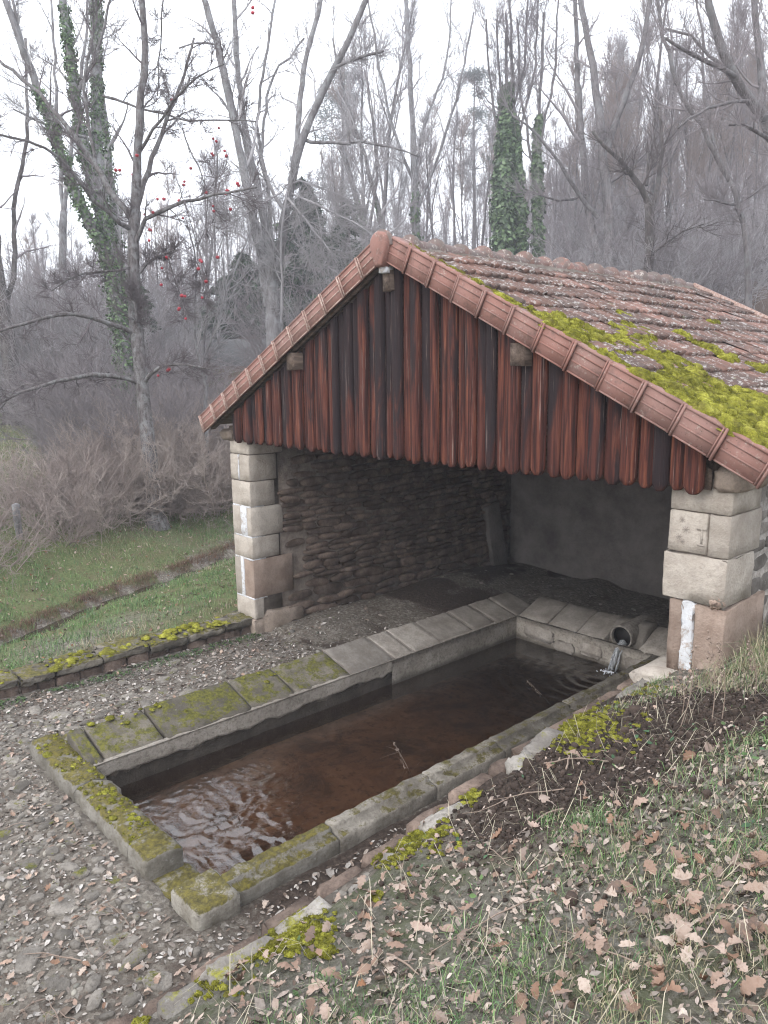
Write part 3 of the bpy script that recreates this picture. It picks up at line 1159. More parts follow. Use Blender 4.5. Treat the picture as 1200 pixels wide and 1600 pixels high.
for k in range(4):
    rg = np.random.default_rng(50 + k)
    na = 13
    xs_ = np.linspace(0, CW * 1.03, na)
    prof = 0.021 * np.abs(np.cos(xs_ / CW * math.pi * 2)) ** 1.3 + 0.002
    prof[-1] += 0.006
    mb = MB()
    ys_ = [-0.0, 0.02, CL + 0.03]
    V = []
    for j, yy in enumerate(ys_):
        lift = [0.032, 0.036, 0.006][j]
        for q in range(na):
            V.append((xs_[q], yy - (0.014 * prof[q] / 0.02 if j == 0 else 0) + rg.normal(0, .002), lift + prof[q] + rg.normal(0, .0012)))
    for q in range(na):
        V.append((xs_[q], 0.004, -0.004 + 0.4 * prof[q]))
    F = []
    for j in range(2):
        for q in range(na - 1):
            F.append((j * na + q, j * na + q + 1, (j + 1) * na + q + 1, (j + 1) * na + q))
    for q in range(na - 1):
        F.append((3 * na + q, 3 * na + q + 1, q + 1, q))
    mb.add(V, F)
    me = mb.mesh('roof_tile')
    me.materials.append(TILE)
    tproto.append((me, np.array(V), F))
slope_r = empty('roof_slope')
slope_r.parent = house
for rI in range(NR):
    for cI in range(25):
        s_ = (rI + 1) * CL + rb.uniform(-.006, .006)
        M = roof_mat(1, s_, YV + 0.05 + cI * CW, 0.115)
        M = M @ Matrix.Rotation(rb.uniform(-.025, .025), 4, 'Z') @ Matrix.Rotation(rb.uniform(-.02, .02), 4, 'X') @ Matrix.Translation((0, 0, rb.uniform(-.003, .004) + 0.012 * math.sin(cI * 0.5 + rI)))
        o = link('roof_tile', tproto[rb.randrange(4)][0], slope_r)
        o.matrix_local = M
mb = MB()
for rI in range(NR):
    for cI in range(25):
        M = np.array(roof_mat(-1, (rI + 1) * CL, YV + 0.05 + (cI + 1) * CW, 0.115))
        V = tproto[cI % 4][1]
        mb.addarr(V @ M[:3, :3].T + M[:3, 3], np.array(tproto[cI % 4][2]))
o = mb.build('roof_tiles', TILE, house)
o['kind'] = 'stuff'

# verge tiles with raised ribs


def verge_tile(side, k):
    s0, s1 = k * CL, (k + 1) * CL
    if k == NR - 1:
        s1 += 0.02
    mb = MB()

    def slab(sa, sb, ua, ub, ya, yb):
        c = []
        for s_, u_ in ((sa, ua), (sb, ua), (sb, ub), (sa, ub)):
            c.append(roof_pt(side, s_, ya, u_))
        for s_, u_ in ((sa, ua), (sb, ua), (sb, ub), (sa, ub)):
            c.append(roof_pt(side, s_, yb, u_))
        f = [(0, 1, 2, 3), (7, 6, 5, 4), (0, 4, 5, 1), (1, 5, 6, 2), (2, 6, 7, 3), (3, 7, 4, 0)]
        if side < 0:
            f = [q[::-1] for q in f]
        mb.add(c, f)
    j = rb.uniform(-.007, .005)
    yf = YV + j
    slab(s0, s1 - 0.004, 0.0, VH, yf, yf + 0.02)
    slab(s0, s1 - 0.004, VH - 0.004, VH + 0.012, yf - 0.006, yf + 0.12)       # the top return
    base = mb.build('verge_tile', VERGE, house, smooth=False)
    mb = MB()
    slab(s1 - 0.034, s1 - 0.024, 0.0, VH + 0.012, yf - 0.008, yf + 0.004)
    slab(s1 - 0.012, s1 + 0.005, -0.006, VH + 0.016, yf - 0.015, yf + 0.004)
    for u_ in (0.006, 0.088, 0.152):
        slab(s0 + 0.016, s1 - 0.04, u_ - 0.005, u_ + 0.006, yf - 0.006, yf + 0.004)
    mb.box((0, 0, 0), (0.0001, 0.0001, 0.0001)) if False else None
    mb.build('rib', VERGE if side > 0 else RIB, base, smooth=False)


for side in (-1, 1):
    for k in range(NR):
        verge_tile(side, k)
# rear verge, plainer
for side in (-1, 1):
    mb = MB()
    c = [roof_pt(side, s_, YR, u_) for s_, u_ in ((0, 0.03), (SLEN, 0.03), (SLEN, VH), (0, VH))] + [roof_pt(side, s_, YR + 0.04, u_) for s_, u_ in ((0, 0.03), (SLEN, 0.03), (SLEN, VH), (0, VH))]
    mb.add(c, [(0, 1, 2, 3), (7, 6, 5, 4), (0, 4, 5, 1), (1, 5, 6, 2), (2, 6, 7, 3), (3, 7, 4, 0)])
    mb.build('rear_verge', RIB, house, smooth=False)

# apex cap
mb = MB()
pts = []
for k in range(11):
    a = math.pi * (1.08 - 1.16 * k / 10)
    pts.append((0.112 * math.cos(a), 4.435 + 0.105 * math.sin(a)))
pts += [(0.085, 4.36), (0.052, 4.245), (-0.052, 4.245), (-0.085, 4.36)]
n_ = len(pts)
V = [(x_, YV - 0.05, z_) for x_, z_ in pts] + [(x_ * 1.05, YV + 0.03, 4.39 + (z_ - 4.39) * 1.04) for x_, z_ in pts] + [(x_ * 0.8, YV - 0.062, 4.39 + (z_ - 4.39) * 0.85) for x_, z_ in pts]
F = [(k, k + n_, (k + 1) % n_ + n_, (k + 1) % n_) for k in range(n_)] + [(2 * n_ + k, k, (k + 1) % n_, 2 * n_ + (k + 1) % n_) for k in range(n_)] + [tuple(range(2 * n_, 3 * n_))]
mb.add(V, F)
cap_o = mb.build('ridge_end_cap', VERGE, house, smooth=False)

# ridge tiles
m = NT('ridge_tile_clay', 0.85, 0.2)
p = m.pos()
n1 = m.noise(p, 6, 6, 0.75)
n2 = m.noise(p, 30, 4, 0.7)
c = m.cramp(m.rnd(), [(0, (0.2, 0.12, 0.1)), (0.5, (0.17, 0.13, 0.12)), (1, (0.3, 0.16, 0.13))])
c = m.mix(m.ramp(n1, 0.45, 0.6, 0, 0.8), c, (0.15, 0.13, 0.12))
c = m.mix(m.ramp(n2, 0.55, 0.65, 0, 0.7), c, (0.5, 0.46, 0.42))
m.col(c)
m.bump(n2, 0.5, 0.006)
RT = m.m
nrt = 17
Lr = (YR + 0.02 - (YV - 0.02)) / nrt
for k in range(nrt):
    y0 = YV - 0.02 + k * Lr
    mb = MB()
    na = 13
    prof = [(0.0, 0.128), (0.08, 0.125), (0.14, 0.105), (1.0, 0.09)]
    zo = 4.302 + 0.115 + rb.uniform(-0.016, 0.014)
    tilt = rb.uniform(-0.014, 0.014)
    V = []
    for f_, r_ in prof:
        for j in range(na):
            a = math.pi * (-0.06 + 1.12 * j / (na - 1))
            V.append((r_ * 1.12 * math.cos(a), y0 + (Lr + 0.03) * f_, zo + r_ * math.sin(a) * 0.95 + tilt * (f_ - .5) + (0.012 if f_ < 0.1 else 0)))
    F = []
    for q in range(3):
        for j in range(na - 1):
            F.append((q * na + j, q * na + j + 1, (q + 1) * na + j + 1, (q + 1) * na + j))
    F.append(tuple(range(na - 1, -1, -1)))
    mb.add(V, [f[::-1] for f in F])
    o = mb.build('ridge_tile', RT, house, smooth=False)
# mortar bedding of the ridge
mb = MB()
ys_ = np.linspace(YV + 0.02, YR - 0.02, 70)
for sd in (-1, 1):
    for k in range(69):
        for (a, b) in (((0.09, 0.19), (0.14, 0.125)),):
            pass
    A = [roof_pt(sd, 0.115 + 0.02 * rb.random(), y_, 0.13) for y_ in ys_]
    B = [roof_pt(sd, 0.075, y_, 0.16 + 0.015 * rb.random()) for y_ in ys_]
    V = np.array(A + B)
    k = np.arange(69)
    mb.addarr(V, np.stack([k, k + 1, k + 71, k + 70], 1))
mb.build('ridge_mortar', MORT, house)
# a pale board end under the apex
mb = MB()
mb.box((-0.045, YV - 0.0, 4.19), (0.05, YV + 0.12, 4.25), 0.004)
mb.build('board_end', WMORT, house, smooth=False)

# ---- moss on the roof
m = NT('yellow_moss', 0.95, 0.1)
p = m.pos()
n1 = m.noise(p, 18, 5, 0.7)
n2 = m.noise(p, 150, 3, 0.7)
c = m.cramp(n1, [(0.3, (0.09, 0.09, 0.016)), (0.5, (0.28, 0.275, 0.035)), (0.7, (0.52, 0.5, 0.1))])
c = m.mix(m.ramp(n2, 0.4, 0.6, 0.4, 0), c, (0.08, 0.07, 0.015))
c = m.mix(m.ramp(m.noise(m.map(p, off=(2, 5, 1)), 5, 6, 0.8), 0.48, 0.66, 0, 0.75), c, (0.12, 0.1, 0.03))
m.col(m.mix(1.0, c, m.attr(), 'MULTIPLY'))
m.bump(m.math('ADD', n2, n1), 0.9, 0.012)
MOSS = m.m


def moss_cushions(mb, cen, nrm_m, rad, hgt, seed):
    """cen (n,3); nrm_m 3x3 columns = tangent a, tangent b, normal; fills cushions of small bumps"""
    rg = np.random.default_rng(seed)
    nl, na = 5, 9
    th = np.linspace(0.12, math.pi / 2, nl)
    ph = np.arange(na) * 2 * math.pi / na
    base = [(0, 0, 1.0)] + [(math.sin(t) * math.cos(q), math.sin(t) * math.sin(q), math.cos(t)) for t in th[1:] for q in ph]
    base = np.array(base)
    F3 = [(0, 1 + j, 1 + (j + 1) % na) for j in range(na)]
    F4 = [(1 + k * na + j, 1 + (k + 1) * na + j, 1 + (k + 1) * na + (j + 1) % na, 1 + k * na + (j + 1) % na) for k in range(nl - 2) for j in range(na)]
    n = len(cen)
    B = np.repeat(base[None], n, 0)
    B = B * (1 + rg.normal(0, 0.13, (n, len(base), 1)))
    B[..., 0] *= rad[:, None]
    B[..., 1] *= (rad * rg.uniform(0.6, 1.1, n))[:, None]
    B[..., 2] = B[..., 2] * hgt[:, None] - 0.2 * hgt[:, None]
    Wp = B @ nrm_m.T + cen[:, None, :]
    off = (np.arange(n) * len(base))[:, None, None]
    nv0 = mb.nv
    col = np.repeat(rg.uniform(0.6, 1.15, (n, 1)) * np.array([[1, 1, 1]]), len(base), 0)
    mb.addarr(Wp.reshape(-1, 3), (off + np.array(F4)[None]).reshape(-1, 4), col)
    mb.F.append((off + np.array(F3)[None]).reshape(-1, 3) + nv0)


cl = []
rm = np.random.default_rng(8)
nM = 0
while nM < 3200:
    s_ = rm.uniform(0.15, SLEN)
    v = rm.uniform(0.0, 5.2)
    t = s_ / SLEN
    dens = 0
    if v < 0.10 + 0.05 * t:
        dens = 0.5 + 0.5 * float(vn(s_, v, 3, 2, 2))
        if 0.45 < t < 1:
            dens = 0.9
    width = np.interp(t, [0, 0.25, 0.42, 0.6, 0.8, 1.0], [0.08, 0.2, 0.7, 1.3, 1.5, 1.8])
    nz_ = float(vn(s_, v, 2.2, 77, 2))
    if v < width:
        dens = max(dens, (0.8 if nz_ > 0.02 else 0.04) * (1 - 0.55 * v / width))
    elif t > 0.35 and nz_ > 0.42:
        dens = 0.3 * (1 if v < 3.2 else 0.3)
    if rm.random() < dens:
        cl.append((s_, v))
        nM += 1
cl = np.array(cl)
cen = np.array([roof_pt(1, a, YV + 0.07 + b, 0.15 if b > 0.06 else 0.2) for a, b in cl])
row = (cl[:, 0] / CL) % 1
rad = rm.gamma(2.0, 0.0105, len(cl)) * np.interp(cl[:, 0] / SLEN, [0, .3, 1], [0.45, 0.8, 1.35]) + 0.012
Mn = np.array([[cs, 0, sn], [0, 1, 0], [-sn, 0, cs]])
# columns: down-slope tangent, y, normal
Mn = np.stack([np.array([cs, 0, -sn]), np.array([0, 1, 0]), np.array([sn, 0, cs])], 1)
mb = MB()
moss_cushions(mb, cen, Mn, rad, rad * 0.75, 5)
# fuzz: tiny blades over the cushions
rep = 34
P = np.repeat(cen, rep, 0)
R_ = np.repeat(rad, rep)
an = rm.uniform(0, 6.28, len(P))
rr2 = np.sqrt(rm.uniform(0, 1, len(P)))
P = P + (Mn[:, 0][None] * (np.cos(an) * rr2 * R_)[:, None] + Mn[:, 1][None] * (np.sin(an) * rr2 * R_ * 0.85)[:, None] + Mn[:, 2][None] * (R_ * (0.55 * np.sqrt(np.clip(1 - rr2 ** 2, 0, 1)) - 0.02))[:, None])
blades_into(mb, P, rm.uniform(0.008, 0.022, len(P)), rm.uniform(0.002, 0.0045, len(P)), rm.uniform(0.2, 0.8, len(P)), rm.uniform(0.55, 1.25, (len(P), 1)) * np.array([[1, 1, 1.0]]))
tag(mb.build('roof_moss', MOSS, color=True), 'bright yellow-green moss cushions along the right verge of the tiled roof', 'moss', kind='stuff')
# ================================================================== the basin
basin = empty('wash_basin', (0, 0, 0))
tag(basin, 'long sunken stone wash basin with sloping slabs and mossy curbs, full of water', 'wash basin')
BXL, BXR, BYF, BYB, BZT = -0.439, 1.397, -2.953, 2.393, 0.28
curbm = stone_mat('mossy_curb', (0.15, 0.135, 0.11), (0.3, 0.28, 0.245), (0.085, 0.07, 0.05), moss=0.66, lichen=0.35, bump=0.8, mosscol=((0.05, 0.042, 0.014), (0.15, 0.125, 0.022)))
curbr = stone_mat('worn_curb', (0.13, 0.115, 0.095), (0.27, 0.245, 0.21), (0.07, 0.058, 0.045), moss=0.42, blotch=0.85, lichen=0.5, bump=0.8, mosscol=((0.05, 0.042, 0.014), (0.13, 0.11, 0.03)))
slabm = stone_mat('washing_slab', (0.2, 0.175, 0.15), (0.33, 0.3, 0.265), (0.12, 0.1, 0.085), lichen=0.1, bump=0.35)
slabg = stone_mat('mossy_slab', (0.085, 0.075, 0.06), (0.16, 0.14, 0.115), (0.055, 0.047, 0.033), moss=0.5, lichen=0.15, bump=0.6, mosscol=((0.05, 0.052, 0.014), (0.15, 0.14, 0.022)))
m = NT('basin_render', 0.85, 0.25)
p = m.pos()
n1 = m.noise(p, 3, 6, 0.7)
n2 = m.noise(p, 35, 5, 0.7)
c = m.cramp(n1, [(0.3, (0.17, 0.148, 0.125)), (0.55, (0.3, 0.27, 0.232)), (0.8, (0.4, 0.365, 0.32))])
c = m.mix(m.ramp(n2, 0.45, 0.7, 0, 0.7), c, (0.12, 0.095, 0.075))
c = m.mix(m.ramp(m.noise(m.map(p, off=(3, 3, 3)), 7, 6, 0.8), 0.52, 0.68, 0, 0.7), c, (0.09, 0.075, 0.058))
zz = m.xyz(p)[2]
c = m.mix(m.ramp(m.math('ADD', zz, m.math('MULTIPLY', n1, 0.1)), 0.06, 0.14, 0.75, 0), c, (0.055, 0.045, 0.035))
m.col(c)
m.bump(m.math('ADD', n2, n1), 1.0, 0.012)
BREND = m.m


def strip_wall(axis, fixed, a0, a1, ztop, zbot, mat, name, parent, thick=0.05, n=60, seed=0, amp=0.006, inward=1, m_=8):
    """a rendered face along an axis; zbot may be a function"""
    mb = MB()
    t = np.linspace(a0, a1, n)
    zb = zbot(t) if callable(zbot) else np.full(n, zbot)
    f = np.linspace(0, 1, m_)
    Z = ztop + (zb - ztop)[None, :] * f[:, None]
    T = np.repeat(t[None], m_, 0)
    D = fixed + inward * amp * vn(T, Z, 6, seed, 3)
    rows = [np.stack([D, T, Z], -1)]
    V = rows[0].reshape(-1, 3)
    i = np.arange(m_ - 1)[:, None] * n + np.arange(n - 1)[None]
    F = np.stack([i, i + 1, i + n + 1, i + n], -1).reshape(-1, 4)
    top = np.stack([np.full(n, fixed - inward * thick), t, np.full(n, ztop)], -1)
    bot = np.stack([np.full(n, fixed - inward * thick), t, zb], -1)
    V = np.concatenate([V, top, bot])
    k = np.arange(n - 1)
    nt_, nb_ = m_ * n, m_ * n + n
    F = np.concatenate([F, np.stack([k, k + 1, nt_ + k + 1, nt_ + k], 1), np.stack([k + (m_ - 1) * n, k + 1 + (m_ - 1) * n, nb_ + k + 1, nb_ + k], 1)])
    if axis == 'x':
        V = V[:, [1, 0, 2]]
    mb.addarr(V, F)
    return mb.build(name, mat, parent)


def ragged(t):
    return 0.135 + 0.035 * vn(t, t * 0, 2.2, 6, 3) + 0.02 * vn(t, t * 0, 9, 8, 2)


lf = strip_wall('y', BXL - 0.035, BYF - 0.05, BYB, BZT - 0.02, -0.3, stone_mat('dark_wet_stone', (0.05, 0.042, 0.034), (0.11, 0.092, 0.075), (0.035, 0.028, 0.022), bump=0.9), 'inner_face', basin, seed=3, amp=0.02)
strip_wall('y', BXL, BYF - 0.02, 0.25, BZT, ragged, BREND, 'render_band', basin, seed=5, n=160)
strip_wall('y', BXL, 0.25, BYB + 0.02, BZT, -0.3, BREND, 'render_face', basin, seed=7)
strip_wall('x', BYB, BXL - 0.02, BXR + 0.3, BZT, -0.3, BREND, 'render_face', basin, inward=-1, seed=9, amp=0.02)
strip_wall('y', BXR, BYF, BYB + 0.1, BZT - 0.03, -0.3, BREND, 'inner_face', basin, inward=-1, seed=11)
strip_wall('x', BYF, BXL - 0.05, 1.0, BZT - 0.04, -0.3, BREND, 'inner_face', basin, inward=1, seed=13)


def slab_along(name, mat, fr, a0, a1, prof, seed, parent, n=7, amp=0.006):
    """closed profile (list of (p, z)) swept between a0 and a1; fr(p, a, z) -> xyz"""
    rg = np.random.default_rng(seed)
    mb = MB()
    P = len(prof)
    pr_ = np.array(prof)
    cen = pr_.mean(0)
    ts = np.concatenate([[a0], np.linspace(a0 + 0.012, a1 - 0.012, n), [a1]])
    V = []
    for k, t in enumerate(ts):
        sc = 0.93 if k in (0, len(ts) - 1) else 1.0
        q = cen + (pr_ - cen) * sc
        q = q + rg.normal(0, amp, q.shape) * 0.8
        for j in range(P):
            V.append(fr(q[j][0], t + rg.normal(0, amp * 0.4), q[j][1]))
    F = []
    for k in range(len(ts) - 1):
        for j in range(P):
            F.append((k * P + j, k * P + (j + 1) % P, (k + 1) * P + (j + 1) % P, (k + 1) * P + j))
    F.append(tuple(range(P))[::-1])
    F.append(tuple((len(ts) - 1) * P + j for j in range(P)))
    mb.add(V, F)
    return mb.build(name, mat, parent)


# sloping washing slabs, left side
jl = [-3.0, -2.86, -2.33, -1.47, -0.98, -0.30, 0.30, 0.60, 1.05, 1.62, 2.02, 2.42, 2.86]
for k in range(len(jl) - 1):
    near = jl[k + 1] < -0.2
    dz = random.uniform(-0.006, 0.008)
    g = 0.010 if near else 0.006
    prof = [(-0.452, 0.275 + dz), (-0.60, 0.318 + dz), (-0.78, 0.368 + dz), (-0.915, 0.405 + dz), (-0.945, 0.39 + dz), (-0.95, 0.0), (-0.5, 0.0), (-0.455, 0.2)]
    slab_along('washing_slab', slabg if near else slabm, lambda p_, a_, z_: (p_, a_, z_), jl[k] + g, jl[k + 1] - g, prof, 300 + k, basin, n=6 + int((jl[k + 1] - jl[k]) * 8), amp=0.007 if near else 0.003)
for k in range(1, len(jl) - 1):
    if jl[k] > -0.4 and jl[k] < 2.4:
        mj = MB()
        for s0 in range(6):
            a, b = s0 / 6, (s0 + 1) / 6
            w0 = 0.011 + 0.006 * random.random()
            xa, za = -0.458 - 0.45 * a, 0.281 + 0.125 * a
            xb, zb_ = -0.458 - 0.45 * b, 0.281 + 0.125 * b
            mj.add([(xa, jl[k] - w0, za), (xa, jl[k] + w0, za), (xb, jl[k] + w0, zb_), (xb, jl[k] - w0, zb_)], [(0, 1, 2, 3)])
        mj.build('mortar_joint', MORT, basin)
# back slabs
jb = [-0.44, 0.0, 0.42, 0.78, 1.2, 1.72]
for k in range(len(jb) - 1):
    dz = random.uniform(-0.004, 0.004)
    prof = [(2.405, 0.275 + dz), (2.55, 0.33 + dz), (2.72, 0.40 + dz), (2.86, 0.45 + dz), (2.9, 0.43 + dz), (2.9, -0.1), (2.5, -0.1), (2.41, 0.2)]
    if k == 3:
        prof = [(2.42, 0.20), (2.53, 0.225), (2.55, 0.36), (2.66, 0.47), (2.86, 0.49), (2.9, 0.43), (2.9, -0.1), (2.43, -0.1)]
    slab_along('washing_slab', slabm, lambda p_, a_, z_: (a_, p_, z_), jb[k] + 0.006, jb[k + 1] - 0.006, prof, 340 + k, basin)
# rubble patch stones in the back face
for k, (x0_, z0_, x1_, z1_) in enumerate(((-0.3, 0.06, 0.12, 0.22), (0.14, 0.0, 0.42, 0.13), (0.5, 0.05, 0.78, 0.2), (1.08, 0.02, 1.36, 0.18))):
    blk(basin, (x0_, BYB - 0.035, z0_), (x1_, BYB + 0.03, z1_), slabm, 'stone', seed=350 + k, amp=0.01, bev=0.03)

# front curb, notch and corner block
def curb_prof(w, h0, h1, r):
    return [(0, h0), (0.006, h1 - r), (r, h1), (w * 0.5, h1 + 0.008), (w - r, h1), (w, h1 - r), (w, h0)]


def curb(name, mat, axis, a0, a1, off, w, h0, h1, r, seed, n, amp, parent=basin):
    prof = [(off + q[0], q[1]) for q in curb_prof(w, h0, h1, r)]
    fr = (lambda p_, a_, z_: (a_, p_, z_)) if axis == 'x' else (lambda p_, a_, z_: (p_, a_, z_))
    return slab_along(name, mat, fr, a0, a1, prof, seed, parent, n, amp)


curb('curb_stone', curbm, 'x', -1.19, -0.20, -3.225, 0.28, -0.05, 0.30, 0.04, 401, 18, 0.010)
curb('curb_stone', curbm, 'x', -0.19, 0.74, -3.215, 0.27, -0.05, 0.295, 0.04, 402, 18, 0.010)
curb('curb_stone', curbm, 'x', 0.75, 1.02, -3.222, 0.27, -0.05, 0.31, 0.03, 403, 7, 0.006)
curb('overflow_notch', curbm, 'x', 1.0, 1.34, -3.20, 0.29, -0.05, 0.165, 0.02, 404, 8, 0.008)
blk(basin, (1.30, -3.2, -0.06), (1.645, -2.9, 0.287), curbm, 'corner_block', seed=405, amp=0.006, bev=0.02, cuts=(6, 6, 5))
curb('curb_stone', curbm, 'y', -3.0, -2.62, -1.17, 0.26, -0.05, 0.285, 0.04, 406, 8, 0.012)
# right curb with a worn step
jr = [-2.92, -2.1, -1.15, -0.35, 0.7, 1.7, 2.62]
for k in range(len(jr) - 1):
    prof = [(1.40, 0.0), (1.398, 0.268), (1.408, 0.282), (1.475, 0.284), (1.49, 0.276), (1.497, 0.25), (1.57, 0.242), (1.583, 0.225), (1.59, -0.02)]
    slab_along('curb_stone', curbr if k else curbm, lambda p_, a_, z_: (p_, a_, z_), jr[k] + 0.003, jr[k + 1] - 0.003, prof, 410 + k, basin, n=16, amp=0.006)
# basin floor silt is the ground; the inlet pipe
m = NT('concrete_pipe', 0.85, 0.2)
n1 = m.noise(m.pos(), 12, 5, 0.7)
m.col(m.mix(m.ramp(n1, 0.35, 0.65), (0.12, 0.105, 0.09), (0.26, 0.235, 0.21)))
m.bump(n1, 0.4, 0.01)
pipe = MB()
PXc, PZc = 0.985, 0.36
for (r0, y0, y1) in ((0.142, 2.40, 3.0),):
    na = 28
    A = np.arange(na) * 2 * math.pi / na
    rings = []
    for r_, y_ in ((0.138, 3.0), (0.138, 2.45), (0.133, 2.44), (0.119, 2.44), (0.115, 2.452), (0.115, 2.6)):
        rings.append(np.stack([PXc + r_ * np.cos(A), np.full(na, y_), PZc + r_ * np.sin(A)], 1))
    V = np.concatenate(rings)
    F = [(k * na + j, k * na + (j + 1) % na, (k + 1) * na + (j + 1) % na, (k + 1) * na + j) for k in range(5) for j in range(na)]
    pipe.add(V, F)
pipe_o = pipe.build('inlet_pipe', m.m, basin)
m = NT('wet_shaded_pipe_bore', 0.6, 0.3)
m.col((0.012, 0.01, 0.01))  # near-black colour stands in for the shade inside the wet pipe
bore = MB()
V = [(PXc + 0.111 * math.cos(a), y_, PZc + 0.111 * math.sin(a)) for y_ in (2.475, 2.53) for a in A]
bore.add(V, [(j, na + j, na + (j + 1) % na, (j + 1) % na) for j in range(na)] + [tuple(range(na, 2 * na))])
bore.build('pipe_bore', m.m, pipe_o)

# water
m = NT('basin_water', 0.02, 0.5)
t = m.t
t.nodes.remove(m.b)
p = m.pos()
ng = m.noise(m.map(p, (1, 1, 1)), 7, 3, 0.5, 1.2)
nf = m.noise(m.map(p, (1, 1, 1)), 24, 3, 0.55, 1.0)
sx_ = m.xyz(p)
bmp = t.nodes.new('ShaderNodeBump')
bmp.inputs['Strength'].default_value = 0.3
bmp.inputs['Distance'].default_value = 0.016
m.L(m.math('ADD', ng, m.math('MULTIPLY', nf, 0.35)), bmp.inputs['Height'])
gl = t.nodes.new('ShaderNodeBsdfGlossy')
gl.inputs['Roughness'].default_value = 0.03
gl.inputs['Color'].default_value = (1, 1, 1, 1)
m.L(bmp.outputs[0], gl.inputs['Normal'])
tr = t.nodes.new('ShaderNodeBsdfTransparent')
tr.inputs['Color'].default_value = (0.72, 0.6, 0.48, 1)
df = t.nodes.new('ShaderNodeBsdfDiffuse')
df.inputs['Color'].default_value = (0.085, 0.055, 0.038, 1)
m1 = t.nodes.new('ShaderNodeMixShader')
m1.inputs[0].default_value = 0.15
m.L(tr.outputs[0], m1.inputs[1])
m.L(df.outputs[0], m1.inputs[2])
fr = t.nodes.new('ShaderNodeFresnel')
fr.inputs['IOR'].default_value = 1.85
m.L(bmp.outputs[0], fr.inputs['Normal'])
m2 = t.nodes.new('ShaderNodeMixShader')
m.L(fr.outputs[0], m2.inputs[0])
m.L(m1.outputs[0], m2.inputs[1])
m.L(gl.outputs[0], m2.inputs[2])
m.L(m2.outputs[0], t.nodes['Material Output'].inputs['Surface'])
mb = MB()
nxw, nyw = 110, 320
xs_ = np.linspace(BXL - 0.08, BXR + 0.08, nxw)
ys_ = np.linspace(BYF - 0.05, BYB + 0.05, nyw)
XX, YY = np.meshgrid(xs_, ys_)
rj = np.hypot(XX - 0.96, YY - 2.0)
rip = 0.006 * np.sin(rj * 42) * np.exp(-rj * 1.4)
amp = 0.25 + 4.2 * np.exp(-((XX - 0.6) / 0.7) ** 2 - ((YY + 2.5) / 0.6) ** 2)
ZZ = rip + 0.0035 * amp * vn(XX + 0.3 * vn(XX, YY, 3, 2), YY, 11, 3, 2) + 0.0012 * amp * vn(XX + 0.1 * vn(XX, YY, 9, 12), YY * 1.6, 30, 6, 2) * 1.6
i = np.arange(nyw - 1)[:, None] * nxw + np.arange(nxw - 1)[None]
mb.addarr(np.stack([XX.ravel(), YY.ravel(), ZZ.ravel()], 1), np.stack([i, i + 1, i + nxw + 1, i + nxw], -1).reshape(-1, 4))
tag(mb.build('water', m.m), kind='structure')
# silt on the basin floor
m = NT('brown_silt', 0.9, 0.1)
p = m.pos()
n1 = m.noise(p, 2.2, 6, 0.65, 0.6)
n2 = m.noise(p, 14, 5, 0.7)
c = m.cramp(n1, [(0.35, (0.085, 0.05, 0.03)), (0.5, (0.26, 0.155, 0.095)), (0.7, (0.42, 0.27, 0.175))])
c = m.mix(m.ramp(n2, 0.5, 0.66, 0, 0.7), c, (0.07, 0.045, 0.03))
m.col(c)
mb = MB()
zf = -0.16 + 0.03 * vn(XX, YY, 1.5, 31, 3) - 0.03 * sstep(YY, -0.5, 2)
mb.addarr(np.stack([XX.ravel(), YY.ravel(), zf.ravel()], 1), np.stack([i, i + 1, i + nxw + 1, i + nxw], -1).reshape(-1, 4))
tag(mb.build('silt_bed', m.m), kind='structure')

# the falling water
m = NT('falling_water', 0.08, 0.6)
m.b.inputs['Transmission Weight'].default_value = 0.6
m.b.inputs['IOR'].default_value = 1.33
m.col(m.mix(m.ramp(m.noise(m.map(m.pos(), (60, 60, 6)), 1, 3), 0.4, 0.65), (0.42, 0.44, 0.46), (0.9, 0.92, 0.95)))
m.bump(m.noise(m.map(m.pos(), (50, 50, 8)), 1, 3), 0.7, 0.01)
FALL = m.m
jet = empty('water_jet', (0.985, 2.44, 0.27))
tag(jet, 'thin stream of water falling from the round pipe into the basin', 'falling water')
for k, (dx, w, v0) in enumerate(((0, 0.042, 0.62), (0.045, 0.016, 0.55), (-0.035, 0.016, 0.68), (0.075, 0.008, 0.72), (-0.01, 0.012, 0.8))):
    mb = MB()
    ts = np.linspace(0, 0.232, 12)
    pts = np.stack([dx * 0.6 + 0.05 * ts * (1 if dx > 0 else -1), 0.06 - v0 * ts * 1.5, 0.01 - 4.9 * ts ** 2], 1)
    tube_into(mb, pts, np.linspace(w, w * 0.6, 12) * np.array([1 + 0.2 * math.sin(q * 2.3 + k) for q in range(12)]), 7)
    mb.build('strand', FALL, jet)
m = NT('white_foam', 0.5, 0.5)
m.col((0.75, 0.78, 0.82))
mb = MB()
for k in range(70):
    a = random.uniform(0, 6.28)
    r_ = abs(random.gauss(0, 0.055))
    x0_, y0_, s_ = 0.97 + r_ * math.cos(a), 2.25 + r_ * math.sin(a) - 0.02, random.uniform(0.004, 0.013)
    V = np.array([(1, 0, 0), (0, 1, 0), (-1, 0, 0), (0, -1, 0), (0, 0, 1.0)]) * s_ + np.array([x0_, y0_, 0.003])
    mb.add(V, [(0, 1, 4), (1, 2, 4), (2, 3, 4), (3, 0, 4)])
foam = mb.build('splash_foam', m.m)
tag(foam, 'white froth where the pipe water lands in the basin', 'foam', kind='stuff')

